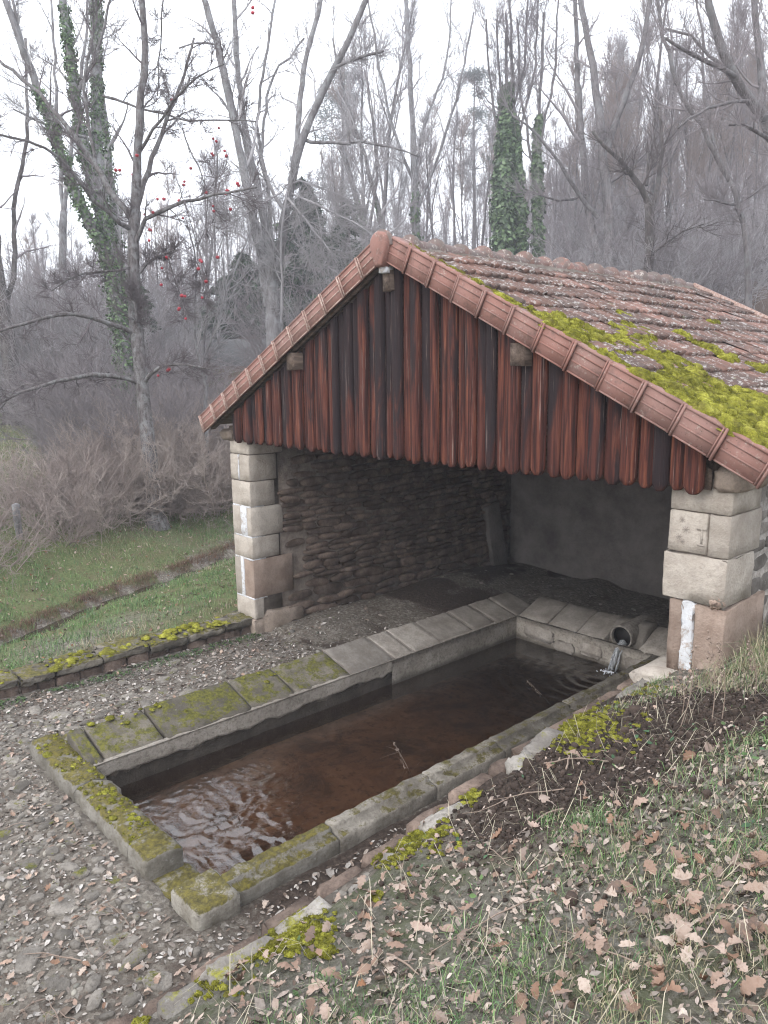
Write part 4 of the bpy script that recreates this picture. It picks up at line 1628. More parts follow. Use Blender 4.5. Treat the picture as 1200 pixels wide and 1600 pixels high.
# ================================================================== low wall left of the court
lww = empty('low_wall', (-2.9, -2.5, 0))
tag(lww, 'long knee-low mossy stone wall running from the left pillar along the court', 'low wall')
lwm = stone_mat('low_wall_stone', (0.12, 0.105, 0.085), (0.24, 0.215, 0.18), (0.065, 0.055, 0.042), moss=0.55, lichen=0.4, bump=0.9, mosscol=((0.045, 0.045, 0.014), (0.17, 0.145, 0.035)))
y = 0.06
k = 0
rl = random.Random(5)
while y > -5.4:
    L = rl.uniform(0.26, 0.55)
    zt = 0.245 + rl.uniform(-0.02, 0.015)
    xin = -2.80 + rl.uniform(-0.03, 0.02)
    o = block_mb((xin - rl.uniform(0.2, 0.28), y - L + 0.008, zt - rl.uniform(0.07, 0.1)), (xin + 0.02, y - 0.006, zt), (5, 6, 3), 0.018, 0.01, 500 + k).build('cap_stone', lwm, lww)
    o.matrix_parent_inverse = Matrix.Translation((2.9, 2.5, 0))
    o = block_mb((-3.2, y - L + rl.uniform(0, .05), zt - 0.09), (xin - 0.2 + rl.uniform(-.04, .0), y - 0.006, zt + rl.uniform(-0.01, 0.01)), (5, 6, 3), 0.018, 0.01, 540 + k).build('cap_stone', lwm, lww)
    o.matrix_parent_inverse = Matrix.Translation((2.9, 2.5, 0))
    n2_ = 2
    for q in range(n2_):
        ya = y - L * q / n2_
        o = block_mb((-3.1, ya - L / n2_ + 0.008, -0.1), (-2.825 + rl.uniform(-0.015, 0.02), ya - 0.008, zt - 0.085), (2, 3, 3), 0.016, 0.01, 580 + k * 3 + q).build('stone', rub, lww)
        o.matrix_parent_inverse = Matrix.Translation((2.9, 2.5, 0))
    y -= L
    k += 1
mb = MB()
mb.box((-3.14, -5.5, -0.2), (-2.86, 0.02, 0.19))
o = mb.build('wall_core', DEEP, lww, smooth=False)
o.matrix_parent_inverse = Matrix.Translation((2.9, 2.5, 0))

# ================================================================== retaining wall of the bank
ret = empty('retaining_wall', (2.6, -2, 0))
tag(ret, 'rough retaining wall holding the bank, its mossy edge stones running down to the path', 'retaining wall')
edgem = stone_mat('bank_edge_stone', (0.2, 0.18, 0.16), (0.36, 0.335, 0.3), (0.1, 0.085, 0.07), moss=0.30, lichen=0.3, bump=0.8, mosscol=((0.09, 0.085, 0.015), (0.27, 0.26, 0.035)))
MP = Matrix.Translation((-2.6, 2, 0))
y = 0.25
k = 0
while y > -6.2:
    L = rl.uniform(0.16, 0.4)
    yc = y - L / 2
    ze = float(np.interp(yc, EDGE_Y, EDGE_Z)) + 0.012
    w = rl.uniform(0.14, 0.26)
    me = block_mb((-w, -L / 2 + 0.01, -0.09), (0.0, L / 2 - 0.01, 0.0), (4, 5, 2), 0.017, 0.02, 620 + k).mesh('edge_stone')
    me.materials.append(edgem)
    if rl.random() < 0.22:
        me = me.copy()
        me.transform(Matrix.Diagonal((0.7, 0.6, 0.6, 1)))
    o = link('edge_stone', me, ret)
    o.matrix_parent_inverse = MP
    o.location = (WALL_X + w - 0.05 + rl.uniform(-.04, .06), yc, ze + rl.uniform(-.03, .0))
    o.rotation_euler = (rl.uniform(-.08, .08), rl.uniform(-.12, .03), rl.uniform(-.2, .2))
    zc = ze - 0.08
    while zc > 0.05:
        h = min(rl.uniform(0.12, 0.22), zc)
        me = block_mb((-0.12, -L / 2 + 0.008, -h + 0.01), (0.02, L / 2 - 0.008, 0.0), (2, 3, 2), 0.012, 0.02, 700 + k * 9).mesh('stone')
        me.materials.append(rub)
        o = link('stone', me, ret)
        o.matrix_parent_inverse = MP
        o.location = (WALL_X - 0.045 + rl.uniform(-.015, .015), yc, zc)
        zc -= h
    y -= L
    k += 1
# ================================================================== litter, grass, moss, twigs
rg = np.random.default_rng(21)


def oak_leaf(seed, size=1.0):
    """lobed leaf, stem at origin, tip +y, length 1, curled; returns V, F (fan strips)"""
    r = np.random.default_rng(seed)
    lob = [(0.0, 0.0), (0.10, 0.03), (0.15, 0.10), (0.12, 0.17), (0.21, 0.26), (0.26, 0.34), (0.18, 0.40), (0.28, 0.52), (0.29, 0.60), (0.19, 0.64), (0.22, 0.78), (0.19, 0.85), (0.10, 0.87), (0.06, 0.97), (0.0, 1.0)]
    lob = np.array(lob)
    lob[1:-1, 0] *= r.uniform(0.8, 1.2, len(lob) - 2)
    lob[1:-1, 1] += r.normal(0, 0.012, len(lob) - 2)
    n = len(lob)
    left = lob[1:-1] * np.array([-1, 1])
    mid = np.stack([np.zeros(n), lob[:, 1]], 1)
    V2 = np.concatenate([mid, lob[1:-1], left])
    F = []
    R0 = n
    L0 = n + n - 2
    for k in range(1, n - 2):
        F.append((k, R0 + k - 1, R0 + k, k + 1))
        F.append((k + 1, L0 + k, L0 + k - 1, k))
    F.append((0, R0, 1))
    F.append((0, 1, L0))
    F.append((n - 2, R0 + n - 3, n - 1))
    F.append((n - 2, n - 1, L0 + n - 3))
    x, y = V2[:, 0], V2[:, 1]
    cu, cv = r.uniform(-2.2, 3.4), r.uniform(-1.1, 1.3)
    z = cu * x * x + cv * (y - 0.5) ** 2 + 0.10 * np.abs(x) + r.uniform(-.3, .3) * x * (y - 0.5) + 0.02 * np.sin(y * 14 + seed)
    V = np.stack([x, y - 0.5, z - z.min() + 0.01], 1)
    return V, F


LEAFC = np.array([(0.36, 0.25, 0.19), (0.45, 0.34, 0.27), (0.30, 0.19, 0.13), (0.52, 0.42, 0.35), (0.26, 0.13, 0.07), (0.40, 0.30, 0.25), (0.2, 0.15, 0.12)])
m = NT('fallen_leaf', 0.75, 0.3)
n1 = m.noise(m.obj(), 6, 4, 0.7)
rr_ = m.rnd()
c = m.cramp(rr_, [(0.0, (0.24, 0.16, 0.12)), (0.18, (0.38, 0.29, 0.24)), (0.35, (0.17, 0.095, 0.06)), (0.5, (0.45, 0.37, 0.31)), (0.62, (0.22, 0.15, 0.115)), (0.75, (0.25, 0.15, 0.1)), (0.88, (0.11, 0.075, 0.058)), (1.0, (0.3, 0.235, 0.2))])
c = m.mix(m.ramp(n1, 0.45, 0.7, 0, 0.45), c, (0.2, 0.12, 0.08))
m.col(c)
m.bump(n1, 0.3, 0.01)
LEAF = m.m
m = NT('leaf_litter', 0.8, 0.2)
m.col(m.mix(m.ramp(m.noise(m.pos(), 60, 3, 0.7), 0.4, 0.7, 0.0, 0.4), m.attr(), (0.1, 0.07, 0.05)))
LITTER = m.m
leaf_protos = []
leafV = []
for k in range(10):
    V, F = oak_leaf(30 + k)
    leafV.append((V, F))
    mb = MB()
    mb.add(V, F)
    tube_into(mb, [(0, -0.5, 0.02), (0.01, -0.58, 0.03), (0.03, -0.66, 0.02)], [0.008, 0.007, 0.006], 3)
    me = mb.mesh('leaf')
    me.materials.append(LEAF)
    leaf_protos.append(me)


def screen(x, y, z):
    v = np.stack([x, y, z], -1) - CAM_POS
    zz = v @ _d
    return 600 + FPX * (v @ _r2) / zz, 800 - FPX * (v @ _u2) / zz, zz


# the 300 largest leaves: on the near bank and the near court
cand = []
while len(cand) < 300:
    px, py = rg.uniform(-20, 1220), rg.uniform(1170, 1620)
    P, t_ = hit(px, py)
    x, y = P[0], P[1]
    if -1.25 < x < 1.68 and y > -3.3:
        continue
    bank = x > WALL_X - 0.1
    dens = 0.25
    if bank:
        # drifts of leaves lie thick at the bottom and to the right
        dens = 0.22 + 0.8 * math.exp(-((px - 1130) / 170) ** 2 - ((py - 1440) / 110) ** 2) + 0.75 * math.exp(-((px - 520) / 130) ** 2 - ((py - 1545) / 60) ** 2) + 0.45 * math.exp(-((px - 680) / 120) ** 2 - ((py - 1420) / 50) ** 2) + 0.4 * math.exp(-((px - 1000) / 130) ** 2 - ((py - 1330) / 60) ** 2) + 0.5 * math.exp(-((px - 350) / 90) ** 2 - ((py - 1520) / 40) ** 2)
    if rg.uniform() > dens:
        continue
    cand.append((x, y, bank))
for k, (x, y, bank) in enumerate(cand):
    s_ = rg.uniform(0.035, 0.082) if bank else rg.uniform(0.035, 0.065)
    e = 0.05
    zx = (Hs(x + e, y) - Hs(x - e, y)) / (2 * e)
    zy = (Hs(x, y + e) - Hs(x, y - e)) / (2 * e)
    nrm = Vector((-zx, -zy, 1)).normalized() + Vector((rg.normal(0, .22), rg.normal(0, .22), 0)) * (1.5 if bank else 0.8)
    rot = nrm.to_track_quat('Z', 'Y').to_matrix().to_4x4() @ Matrix.Rotation(rg.uniform(0, 6.28), 4, 'Z')
    if rg.uniform() < 0.3:
        rot = rot @ Matrix.Rotation(math.pi, 4, 'X')
    o = link('leaf', leaf_protos[k % 10], ground)
    o.matrix_local = Matrix.Translation((x, y, Hs(x, y) + (0.022 if bank else 0.012) + rg.uniform(0, 0.02))) @ rot @ Matrix.Diagonal((s_ * 1.05, s_, s_, 1))


def scatter_leaves(mb, x, y, s_, tiltsd, up, protos, cols):
    n = len(x)
    z = H(x, y) + up
    e = 0.05
    zx = (H(x + e, y) - H(x - e, y)) / (2 * e)
    zy = (H(x, y + e) - H(x, y - e)) / (2 * e)
    N_ = np.stack([-zx, -zy, np.ones(n)], 1) + rg.normal(0, 1, (n, 3)) * np.array([tiltsd, tiltsd, 0])
    N_ /= np.linalg.norm(N_, axis=1, keepdims=True)
    a = rg.normal(size=(n, 3))
    a -= (a * N_).sum(1, keepdims=True) * N_
    a /= np.linalg.norm(a, axis=1, keepdims=True)
    b = np.cross(N_, a)
    kind = rg.integers(0, len(protos), n)
    for k, (V, F) in enumerate(protos):
        sel = np.where(kind == k)[0]
        if len(sel) == 0:
            continue
        Wd = (V[None, :, 0:1] * a[sel][:, None] + V[None, :, 1:2] * b[sel][:, None] + V[None, :, 2:3] * N_[sel][:, None]) * s_[sel][:, None, None]
        Wd = Wd + np.stack([x[sel], y[sel], z[sel]], 1)[:, None]
        off = (np.arange(len(sel)) * len(V))[:, None, None]
        nv0 = mb.nv
        cc = np.repeat(cols[sel], len(V), 0)
        q4 = np.array([f for f in F if len(f) == 4])
        q3 = np.array([f for f in F if len(f) == 3])
        if len(q4):
            mb.addarr(Wd.reshape(-1, 3), (off + q4[None]).reshape(-1, 4), cc)
            if len(q3):
                mb.F.append((off + q3[None]).reshape(-1, 3) + nv0)
        else:
            mb.addarr(Wd.reshape(-1, 3), (off + q3[None]).reshape(-1, 3), cc)


# small curled bits: 6-vertex leaf
def small_leaf(seed):
    r = np.random.default_rng(seed)
    V = np.array([(0, -.5, 0), (.2, -.2, .05), (.24, .15, .1), (0, .5, .06), (-.22, .15, .1), (-.2, -.2, .05), (0, 0, 0)], float)
    V[:, :2] *= r.uniform(.8, 1.25, (7, 2))
    V[:, 2] *= r.uniform(-0.5, 2.5)
    V[:, 2] -= V[:, 2].min()
    return V, [(0, 1, 6, 5), (1, 2, 6), (2, 3, 6), (3, 4, 6), (4, 5, 6)]


small = [small_leaf(k) for k in range(6)]
mb = MB()
# bank: mid-size oak leaves
N = 1500
x = rg.uniform(WALL_X - 0.03, 7, N)
y = rg.uniform(-4.6, 1.2, N)
dn = vn(x, y, 1.6, 61, 3)
so_ = np.exp(-((x - 3.15) / 0.55) ** 2 - ((y + 1.75) / 0.75) ** 2) + np.exp(-((x - 3.6) / 0.7) ** 2 - ((y + 0.95) / 0.4) ** 2)
ok = dn * 1.6 + rg.uniform(-.4, .4, N) - so_ > 0.1
ok &= ~((x < 3.4) & (y > 0))
x, y = x[ok], y[ok]
cols = LEAFC[rg.integers(0, 7, len(x))] * rg.uniform(0.35, 1.05, (len(x), 1))
scatter_leaves(mb, x, y, rg.uniform(0.02, 0.055, len(x)), 0.6, 0.012, leafV[:6], cols)
# bank fine litter
N = 30000
x = WALL_X - 0.02 + rg.gamma(2.0, 1.0, N)
y = rg.uniform(-4.7, 1.8, N)
ok = ~((x < 3.2) & (y > 0.0)) & (x < 7)
so_ = np.exp(-((x - 3.15) / 0.55) ** 2 - ((y + 1.75) / 0.75) ** 2) + np.exp(-((x - 3.6) / 0.7) ** 2 - ((y + 0.95) / 0.4) ** 2)
ok &= rg.uniform(0, 1, N) > so_ * 0.8
x, y = x[ok], y[ok]
cols = (0.55 * LEAFC[rg.integers(0, 7, len(x))] + 0.45 * np.array([[0.33, 0.31, 0.29]])) * rg.uniform(0.35, 1.4, (len(x), 1))
scatter_leaves(mb, x, y, rg.gamma(3, 0.006, len(x)) + 0.006, 0.6, 0.006, small, cols)
# court litter
N = 24000
x = rg.uniform(-2.8, 2.55, N)
y = rg.uniform(-5.2, 1.6, N)
ok = ~((x > -1.2) & (x < 1.66) & (y > -3.25))
ok &= (y < 0.2) | (rg.uniform(0, 1, N) < 0.25)
x, y = x[ok], y[ok]
cols = np.array([(0.46, 0.42, 0.38), (0.36, 0.31, 0.27), (0.55, 0.51, 0.47), (0.28, 0.22, 0.18), (0.2, 0.15, 0.12)])[rg.integers(0, 5, len(x))] * rg.uniform(0.5, 1.05, (len(x), 1))
scatter_leaves(mb, x, y, rg.gamma(3, 0.0075, len(x)) + 0.008, 0.35, 0.006, small, cols)
N = 420
x = rg.uniform(-2.8, 2.5, N)
y = rg.uniform(-5.2, -0.2, N)
ok = ~((x > -1.2) & (x < 1.7) & (y > -3.25))
x, y = x[ok], y[ok]
cols = LEAFC[[0, 1, 3, 5]][rg.integers(0, 4, len(x))] * rg.uniform(0.75, 1.1, (len(x), 1))
scatter_leaves(mb, x, y, rg.uniform(0.035, 0.07, len(x)), 0.25, 0.012, leafV[:6], cols)
# meadow litter
N = 9000
x = rg.uniform(-16, -3.1, N)
y = rg.uniform(-6, 9, N)
cols = LEAFC[rg.integers(0, 7, N)] * rg.uniform(0.4, 1.1, (N, 1))
scatter_leaves(mb, x, y, rg.uniform(0.03, 0.075, N), 0.5, 0.01, small, cols)
tag(mb.build('leaf_litter', LITTER, color=True), 'pale brown fallen leaves and bits scattered over bank and court', 'leaf litter', kind='stuff')

# ---- clods of dark soil
mb = MB()
N = 9000
x = 3.2 + rg.normal(0, 0.42, N)
y = -1.6 + rg.normal(0, 0.5, N)
ex = rg.uniform(0, 1, N) < 0.3
x = np.where(ex, 3.6 + rg.normal(0, 0.45, N), x)
y = np.where(ex, -0.95 + rg.normal(0, 0.25, N), y)
ok = (x > WALL_X + 0.03)
x, y = x[ok], y[ok]
N = len(x)
s_ = rg.gamma(1.8, 0.0042, N) + 0.004
a_ = rg.uniform(0, 6.28, N)
P = bv[None] * np.stack([s_ * 1.4, s_ * rg.uniform(0.8, 1.3, N), s_ * 1.0], 1)[:, None, :]
ca, sa = np.cos(a_)[:, None], np.sin(a_)[:, None]
Q = np.stack([P[..., 0] * ca - P[..., 1] * sa + x[:, None], P[..., 0] * sa + P[..., 1] * ca + y[:, None], P[..., 2] + (H(x, y) - 0.004)[:, None]], -1)
g = rg.uniform(0.5, 1.4, N)[:, None] * np.array([[0.05, 0.036, 0.029]])
off = (np.arange(N) * len(bv))[:, None, None]
nv0 = mb.nv
mb.addarr(Q.reshape(-1, 3), (off + bq[None]).reshape(-1, 4), np.repeat(g, len(bv), 0))
mb.F.append((off + bt[None]).reshape(-1, 3) + nv0)
tag(mb.build('soil', MAT['pebble'], smooth=False, color=True), 'crumbly dark brown soil dug up on the bank below the right pillar', 'soil', kind='stuff')

# ---- grass
m = NT('grass_blade', 0.7, 0.25)
m.col(m.attr())
GRASS = m.m
GC = np.array([(0.13, 0.22, 0.08), (0.19, 0.29, 0.11), (0.1, 0.18, 0.08), (0.33, 0.30, 0.19), (0.40, 0.35, 0.24), (0.26, 0.22, 0.14)])


def grass_field(mb, x, y, lmin, lmax, wd, pgreen, per, spread, lean=(0.25, 0.95)):
    n = len(x)
    X = np.repeat(x, per) + rg.normal(0, spread, n * per)
    Y = np.repeat(y, per) + rg.normal(0, spread, n * per)
    pg = np.repeat(pgreen, per)
    gsel = rg.uniform(0, 1, len(X)) < pg
    ci = np.where(gsel, rg.integers(0, 3, len(X)), rg.integers(3, 6, len(X)))
    C = GC[ci] * np.repeat(rg.uniform(0.75, 1.2, (n, 1)), per, 0) * rg.uniform(0.7, 1.2, (len(X), 1))
    L_ = rg.uniform(lmin, lmax, len(X)) * np.repeat(rg.uniform(0.6, 1.3, n), per)
    blades_into(mb, on_ground(X, Y, -0.005), L_, rg.uniform(wd * 0.6, wd * 1.3, len(X)), rg.uniform(lean[0], lean[1], len(X)), C)


mb = MB()
# near bank
N = 3000
x = WALL_X + 0.05 + rg.gamma(2.2, 0.95, N)
y = rg.uniform(-4.4, 0.8, N)
sc = np.exp(-((x - 3.2) / 0.5) ** 2 - ((y + 1.6) / 0.65) ** 2) + np.exp(-((x - 3.6) / 0.6) ** 2 - ((y + 0.95) / 0.35) ** 2)
dn = vn(x, y, 1.4, 91, 3) + 0.25 * sstep(x, 3.2, 4.6)
ok = (dn + rg.uniform(-.35, .35, N) > 0.0) & (sc < 0.45) & (x < 7.5) & ~((x < 3.3) & (y > -0.15))
x, y = x[ok], y[ok]
pg = np.clip(0.62 + 0.9 * vn(x, y, 0.9, 44, 2) + 0.15 * sstep(-y, 2.2, 3.4), 0.08, 0.85)
grass_field(mb, x, y, 0.025, 0.085, 0.0032, pg, 30, 0.045, (0.3, 1.0))
# tall dry tangle below the pillar's outer wall
N = 260
x = rg.uniform(3.2, 4.4, N)
y = rg.uniform(-0.5, 1.6, N)
grass_field(mb, x, y, 0.1, 0.24, 0.0035, np.full(N, 0.3), 26, 0.05, (0.3, 1.0))
# single straws lying about
N = 1500
X = WALL_X + rg.gamma(2.0, 0.9, N)
Y = rg.uniform(-4.6, 0.5, N)
blades_into(mb, on_ground(X, Y, 0.008), rg.uniform(0.08, 0.22, N), rg.uniform(0.002, 0.004, N), rg.uniform(0.93, 1.0, N), np.array([[0.45, 0.4, 0.3]]) * rg.uniform(0.6, 1.1, (N, 1)))
tag(mb.build('grass', GRASS, color=True), 'tufts of green and straw-coloured grass among the leaves on the near bank', 'grass', kind='stuff')

mb = MB()
N = 5200
x = rg.uniform(-9.5, -3.12, N)
y = rg.uniform(-5.5, 6.5, N)
sx_n = np.interp(y, STREAM_Y, STREAM_X)
ok = np.abs(x - sx_n) > 0.22
x, y = x[ok], y[ok]
sx_n = sx_n[ok]
pg = np.clip(0.72 + 0.8 * vn(x, y, 0.6, 25, 3) + 0.2 * ((x > sx_n) & (x < -3.6)), 0.1, 0.95)
grass_field(mb, x, y, 0.04, 0.11, 0.006, pg, 14, 0.07)
# far meadow
N = 6000
x = rg.uniform(-26, -9, N)
y = rg.uniform(-7, 11, N)
pg = np.clip(0.6 + 0.9 * vn(x, y, 0.22, 27, 3), 0.1, 0.95)
grass_field(mb, x, y, 0.06, 0.15, 0.014, pg, 6, 0.16)
tag(mb.build('meadow_grass', GRASS, color=True), 'short green and straw grass on the meadow beyond the low wall', 'grass', kind='stuff')
# rusty dead tussocks along the ditch
mb = MB()
N = 900
y = rg.uniform(-6, 8, N)
x = np.interp(y, STREAM_Y, STREAM_X) - 0.27 + rg.normal(0, 0.06, N)
n_ = len(x)
per = 18
X = np.repeat(x, per) + rg.normal(0, 0.05, n_ * per)
Y = np.repeat(y, per) + rg.normal(0, 0.05, n_ * per)
C = np.array([(0.16, 0.09, 0.06), (0.24, 0.15, 0.1), (0.1, 0.06, 0.045)])[rg.integers(0, 3, len(X))] * rg.uniform(0.7, 1.2, (len(X), 1))
blades_into(mb, on_ground(X, Y, 0), rg.uniform(0.03, 0.11, len(X)), rg.uniform(0.003, 0.006, len(X)), rg.uniform(0.5, 1.0, len(X)), C)
tag(mb.build('ditch_grass', GRASS, color=True), 'rusty dead grass hanging over the edge of the narrow ditch', 'grass', kind='stuff')
# green ivy and weeds along the foot of the low wall
mb = MB()
N = 1500
y = rg.uniform(-4.6, 0.0, N)
x = -2.72 + np.abs(rg.normal(0, 0.1, N)) + 0.25 * (rg.uniform(0, 1, N) < 0.12) * rg.uniform(0, 1, N)
ok = vn(x, y, 1.3, 3, 2) > -0.25
x, y = x[ok], y[ok]
cols = np.array([(0.05, 0.085, 0.03), (0.08, 0.12, 0.045), (0.045, 0.07, 0.035)])[rg.integers(0, 3, len(x))] * rg.uniform(0.7, 1.3, (len(x), 1))
scatter_leaves(mb, x, y, rg.uniform(0.018, 0.045, len(x)), 0.6, 0.02, small, cols)
x = rg.uniform(-2.6, -0.95, 900)
y = rg.uniform(-0.6, 0.9, 900)
ok = vn(x, y, 1.7, 13, 2) > 0.0
x, y = x[ok], y[ok]
cols = np.array([(0.09, 0.12, 0.045), (0.13, 0.15, 0.06), (0.2, 0.19, 0.1)])[rg.integers(0, 3, len(x))]
scatter_leaves(mb, x, y, rg.uniform(0.012, 0.03, len(x)), 0.5, 0.008, small, cols)
# strawberry-like weeds on the bank
x = WALL_X + 0.1 + rg.gamma(2.0, 0.7, 1300)
y = rg.uniform(-4.2, 0.5, 1300)
ok = vn(x, y, 1.9, 17, 2) > 0.12
x, y = x[ok], y[ok]
cols = np.array([(0.07, 0.12, 0.045), (0.1, 0.16, 0.06), (0.05, 0.1, 0.05)])[rg.integers(0, 3, len(x))] * rg.uniform(0.7, 1.3, (len(x), 1))
scatter_leaves(mb, x, y, rg.uniform(0.015, 0.04, len(x)), 0.6, 0.02, small, cols)
tag(mb.build('weeds', GRASS, color=True), 'small green-leaved weeds creeping at wall feet and over the bank', 'weeds', kind='stuff')

# ---- moss pads on edge stones, curbs and low wall
mb = MB()
I3 = np.eye(3)
C_ = []
Rr = []
for (px, py, sx_p, sy_p, n_, r_) in ((905, 1130, 60, 32, 620, 0.012), (635, 1305, 46, 24, 420, 0.012), (590, 1335, 30, 14, 160, 0.010), (455, 1450, 44, 28, 420, 0.011), (280, 1535, 55, 20, 330, 0.010), (400, 1480, 30, 16, 120, 0.009), (1000, 1075, 30, 10, 90, 0.009), (680, 1272, 16, 9, 40, 0.016), (550, 1330, 14, 8, 26, 0.016), (740, 1240, 14, 10, 30, 0.014), (590, 1400, 5, 4, 8, 0.016), (500, 1475, 16, 18, 40, 0.012), (320, 1490, 12, 12, 30, 0.012), (210, 1590, 20, 10, 40, 0.014)):
    for _ in range(n_):
        qx, qy = rg.normal(px, sx_p * 0.6), rg.normal(py, sy_p * 0.6)
        P, t_ = hit(qx, qy, 0.015)
        if P[0] < WALL_X - 0.15:
            continue
        C_.append(P)
        Rr.append(r_ * rg.uniform(0.5, 1.5))
# along the front curb and the near slabs
for _ in range(260):
    x0_ = rg.uniform(-1.15, 0.95)
    C_.append(np.array([x0_, rg.uniform(-3.2, -2.98), 0.30]))
    Rr.append(rg.gamma(2, 0.0032) + 0.003)
for _ in range(90):
    f_ = rg.uniform(0.3, 1.0)
    y0_ = rg.uniform(-2.9, -0.9)
    if vn(np.array([y0_]), np.array([f_]), 2.5, 66, 2)[0] > 0.1:
        C_.append(np.array([-0.46 - 0.46 * f_, y0_, 0.283 + 0.13 * f_]))
        Rr.append(rg.gamma(2, 0.006) + 0.003)
for _ in range(300):
    y0_ = rg.uniform(-4.5, -0.3)
    if vn(np.array([y0_]), np.array([0.0]), 1.5, 69, 2)[0] > -0.1:
        C_.append(np.array([rg.uniform(-3.15, -2.8), y0_, 0.245]))
        Rr.append(rg.gamma(2, 0.009) + 0.004)
C_ = np.array(C_)
Rr = np.array(Rr)
moss_cushions(mb, C_, I3, Rr * 1.25, Rr * 0.55, 9)
rep = 16
P = np.repeat(C_, rep, 0)
R_ = np.repeat(Rr, rep)
an = rg.uniform(0, 6.28, len(P))
r2_ = np.sqrt(rg.uniform(0, 1, len(P)))
P = P + np.stack([np.cos(an) * r2_ * R_ * 1.3, np.sin(an) * r2_ * R_ * 1.3, R_ * 0.3 * (1 - r2_ ** 2)], 1)
blades_into(mb, P, rg.uniform(0.005, 0.014, len(P)), rg.uniform(0.002, 0.004, len(P)), rg.uniform(0.2, 0.9, len(P)), rg.uniform(0.5, 1.2, (len(P), 1)) * np.ones((1, 3)))
tag(mb.build('ground_moss', MOSS, color=True), 'yellow-green moss pads on the edge stones, curbs and low wall', 'moss', kind='stuff')

# ---- sticks and dry stems
m = NT('dry_stem', 0.8, 0.2)
m.col(m.mix(m.noise(m.pos(), 30, 3), (0.16, 0.11, 0.085), (0.34, 0.27, 0.22)))
STEM = m.m


def stick(x, y, L, r_, az):
    mb = MB()
    n = 7
    f = np.linspace(0, 1, n)
    X = x + np.cos(az) * L * f + rg.normal(0, 0.012, n) * L
    Y = y + np.sin(az) * L * f + rg.normal(0, 0.012, n) * L
    Z = H(X, Y) + r_ + 0.012 + 0.02 * np.sin(f * 3.1)
    tube_into(mb, np.stack([X, Y, Z], 1) - np.array([x, y, 0]), np.linspace(r_, r_ * 0.4, n), 5)
    k = 3
    tube_into(mb, [(X[k] - x, Y[k] - y, Z[k]), (X[k] - x + 0.25 * L * math.cos(az + .7), Y[k] - y + 0.25 * L * math.sin(az + .7), Z[k] + 0.02)], [r_ * .6, r_ * .2], 4)
    o = mb.build('fallen_twig', STEM, ground, loc=(x, y, 0))
    return o


for k in range(26):
    if k < 12:
        stick(rg.uniform(-1.2, 1.9), rg.uniform(-4.2, -3.4), rg.uniform(0.12, 0.4), rg.uniform(0.002, 0.005), rg.uniform(0, 6.28))
    else:
        stick(rg.uniform(2.9, 4.6), rg.uniform(-3.9, -1.4), rg.uniform(0.15, 0.5), rg.uniform(0.002, 0.006), rg.uniform(0, 6.28))


def weed_stalk(px, py_base, py_top, x_top, label, leafy=False, d=None, col=None):
    P, t_ = hit(px, py_base)
    T = PX(x_top, py_top, t_ * 0.985)
    root = empty('dry_stalk', tuple(P))
    n = 8
    f = np.linspace(0, 1, n)[:, None]
    pts = (T - P)[None] * f + np.array([0.02, 0.01, 0]) * np.sin(f * 3.14)
    mb = MB()
    tube_into(mb, pts, np.linspace(0.0035, 0.0012, n), 5)
    for k in range(10):
        fr_ = rg.uniform(0.3, 0.98)
        b = (T - P) * fr_
        e_ = b + rg.normal(0, 1, 3) * np.array([0.05, 0.05, 0.03]) + np.array([0, 0, 0.03])
        tube_into(mb, [b, (b + e_) / 2 + np.array([0, 0, .004]), e_], [0.0015, 0.001, 0.0006], 3)
    mb.build('stem', STEM, root)
    mb = MB()
    for k in range(26 if leafy else 14):
        fr_ = rg.uniform(0.45, 1.0)
        b = (T - P) * fr_ + rg.normal(0, 0.008, 3)
        s_ = rg.uniform(0.004, 0.009)
        V = np.array([(1, 0, 0), (0, 1, 0), (-1, 0, 0), (0, -1, 0), (0, 0, 1.3), (0, 0, -1.3)]) * s_ + b
        mb.add(V, [(0, 1, 4), (1, 2, 4), (2, 3, 4), (3, 0, 4), (1, 0, 5), (2, 1, 5), (3, 2, 5), (0, 3, 5)])
    mb.build('seed_head', STEM, root)['kind'] = 'stuff'
    tag(root, label, 'dry plant')


weed_stalk(1112, 1130, 985, 1108, 'dark dry seed stalk standing before the foot of the right pillar')
weed_stalk(1128, 1125, 1000, 1123, 'second thin seed stalk close to the right pillar, nearer its outer corner', True)
weed_stalk(1062, 1140, 1010, 1085, 'leaning thin stalk crossing the whitewashed joint of the right pillar')
weed_stalk(1180, 1085, 1000, 1168, 'pale stalk with yellowish head against the outer wall', True)
weed_stalk(1065, 1120, 1040, 1060, 'short brown stalk over the footing stones of the right pillar')
weed_stalk(875, 1120, 1062, 822, 'bare stalk with withered head leaning out over the basin')
weed_stalk(655, 1245, 1160, 615, 'long thin straw arching from the bank beside the mossy edge')
# one red leaf and one green leaf by the moss
# ================================================================== trees
def bark(name, lo, hi, lich, lf=0.5, scale=1.0):
    m = NT(name, 0.9, 0.15)
    p = m.pos()
    n1 = m.noise(m.map(p, (9 * scale, 9 * scale, 2.2 * scale)), 1, 5, 0.7)
    n2 = m.noise(p, 3.2 * scale, 6, 0.75)
    c = m.mix(m.ramp(n1, 0.35, 0.65), lo, hi)
    c = m.mix(m.ramp(n2, 0.45, 0.62, 0, lf), c, lich)
    m.col(c)
    m.bump(n1, 0.8, 0.03)
    return m.m


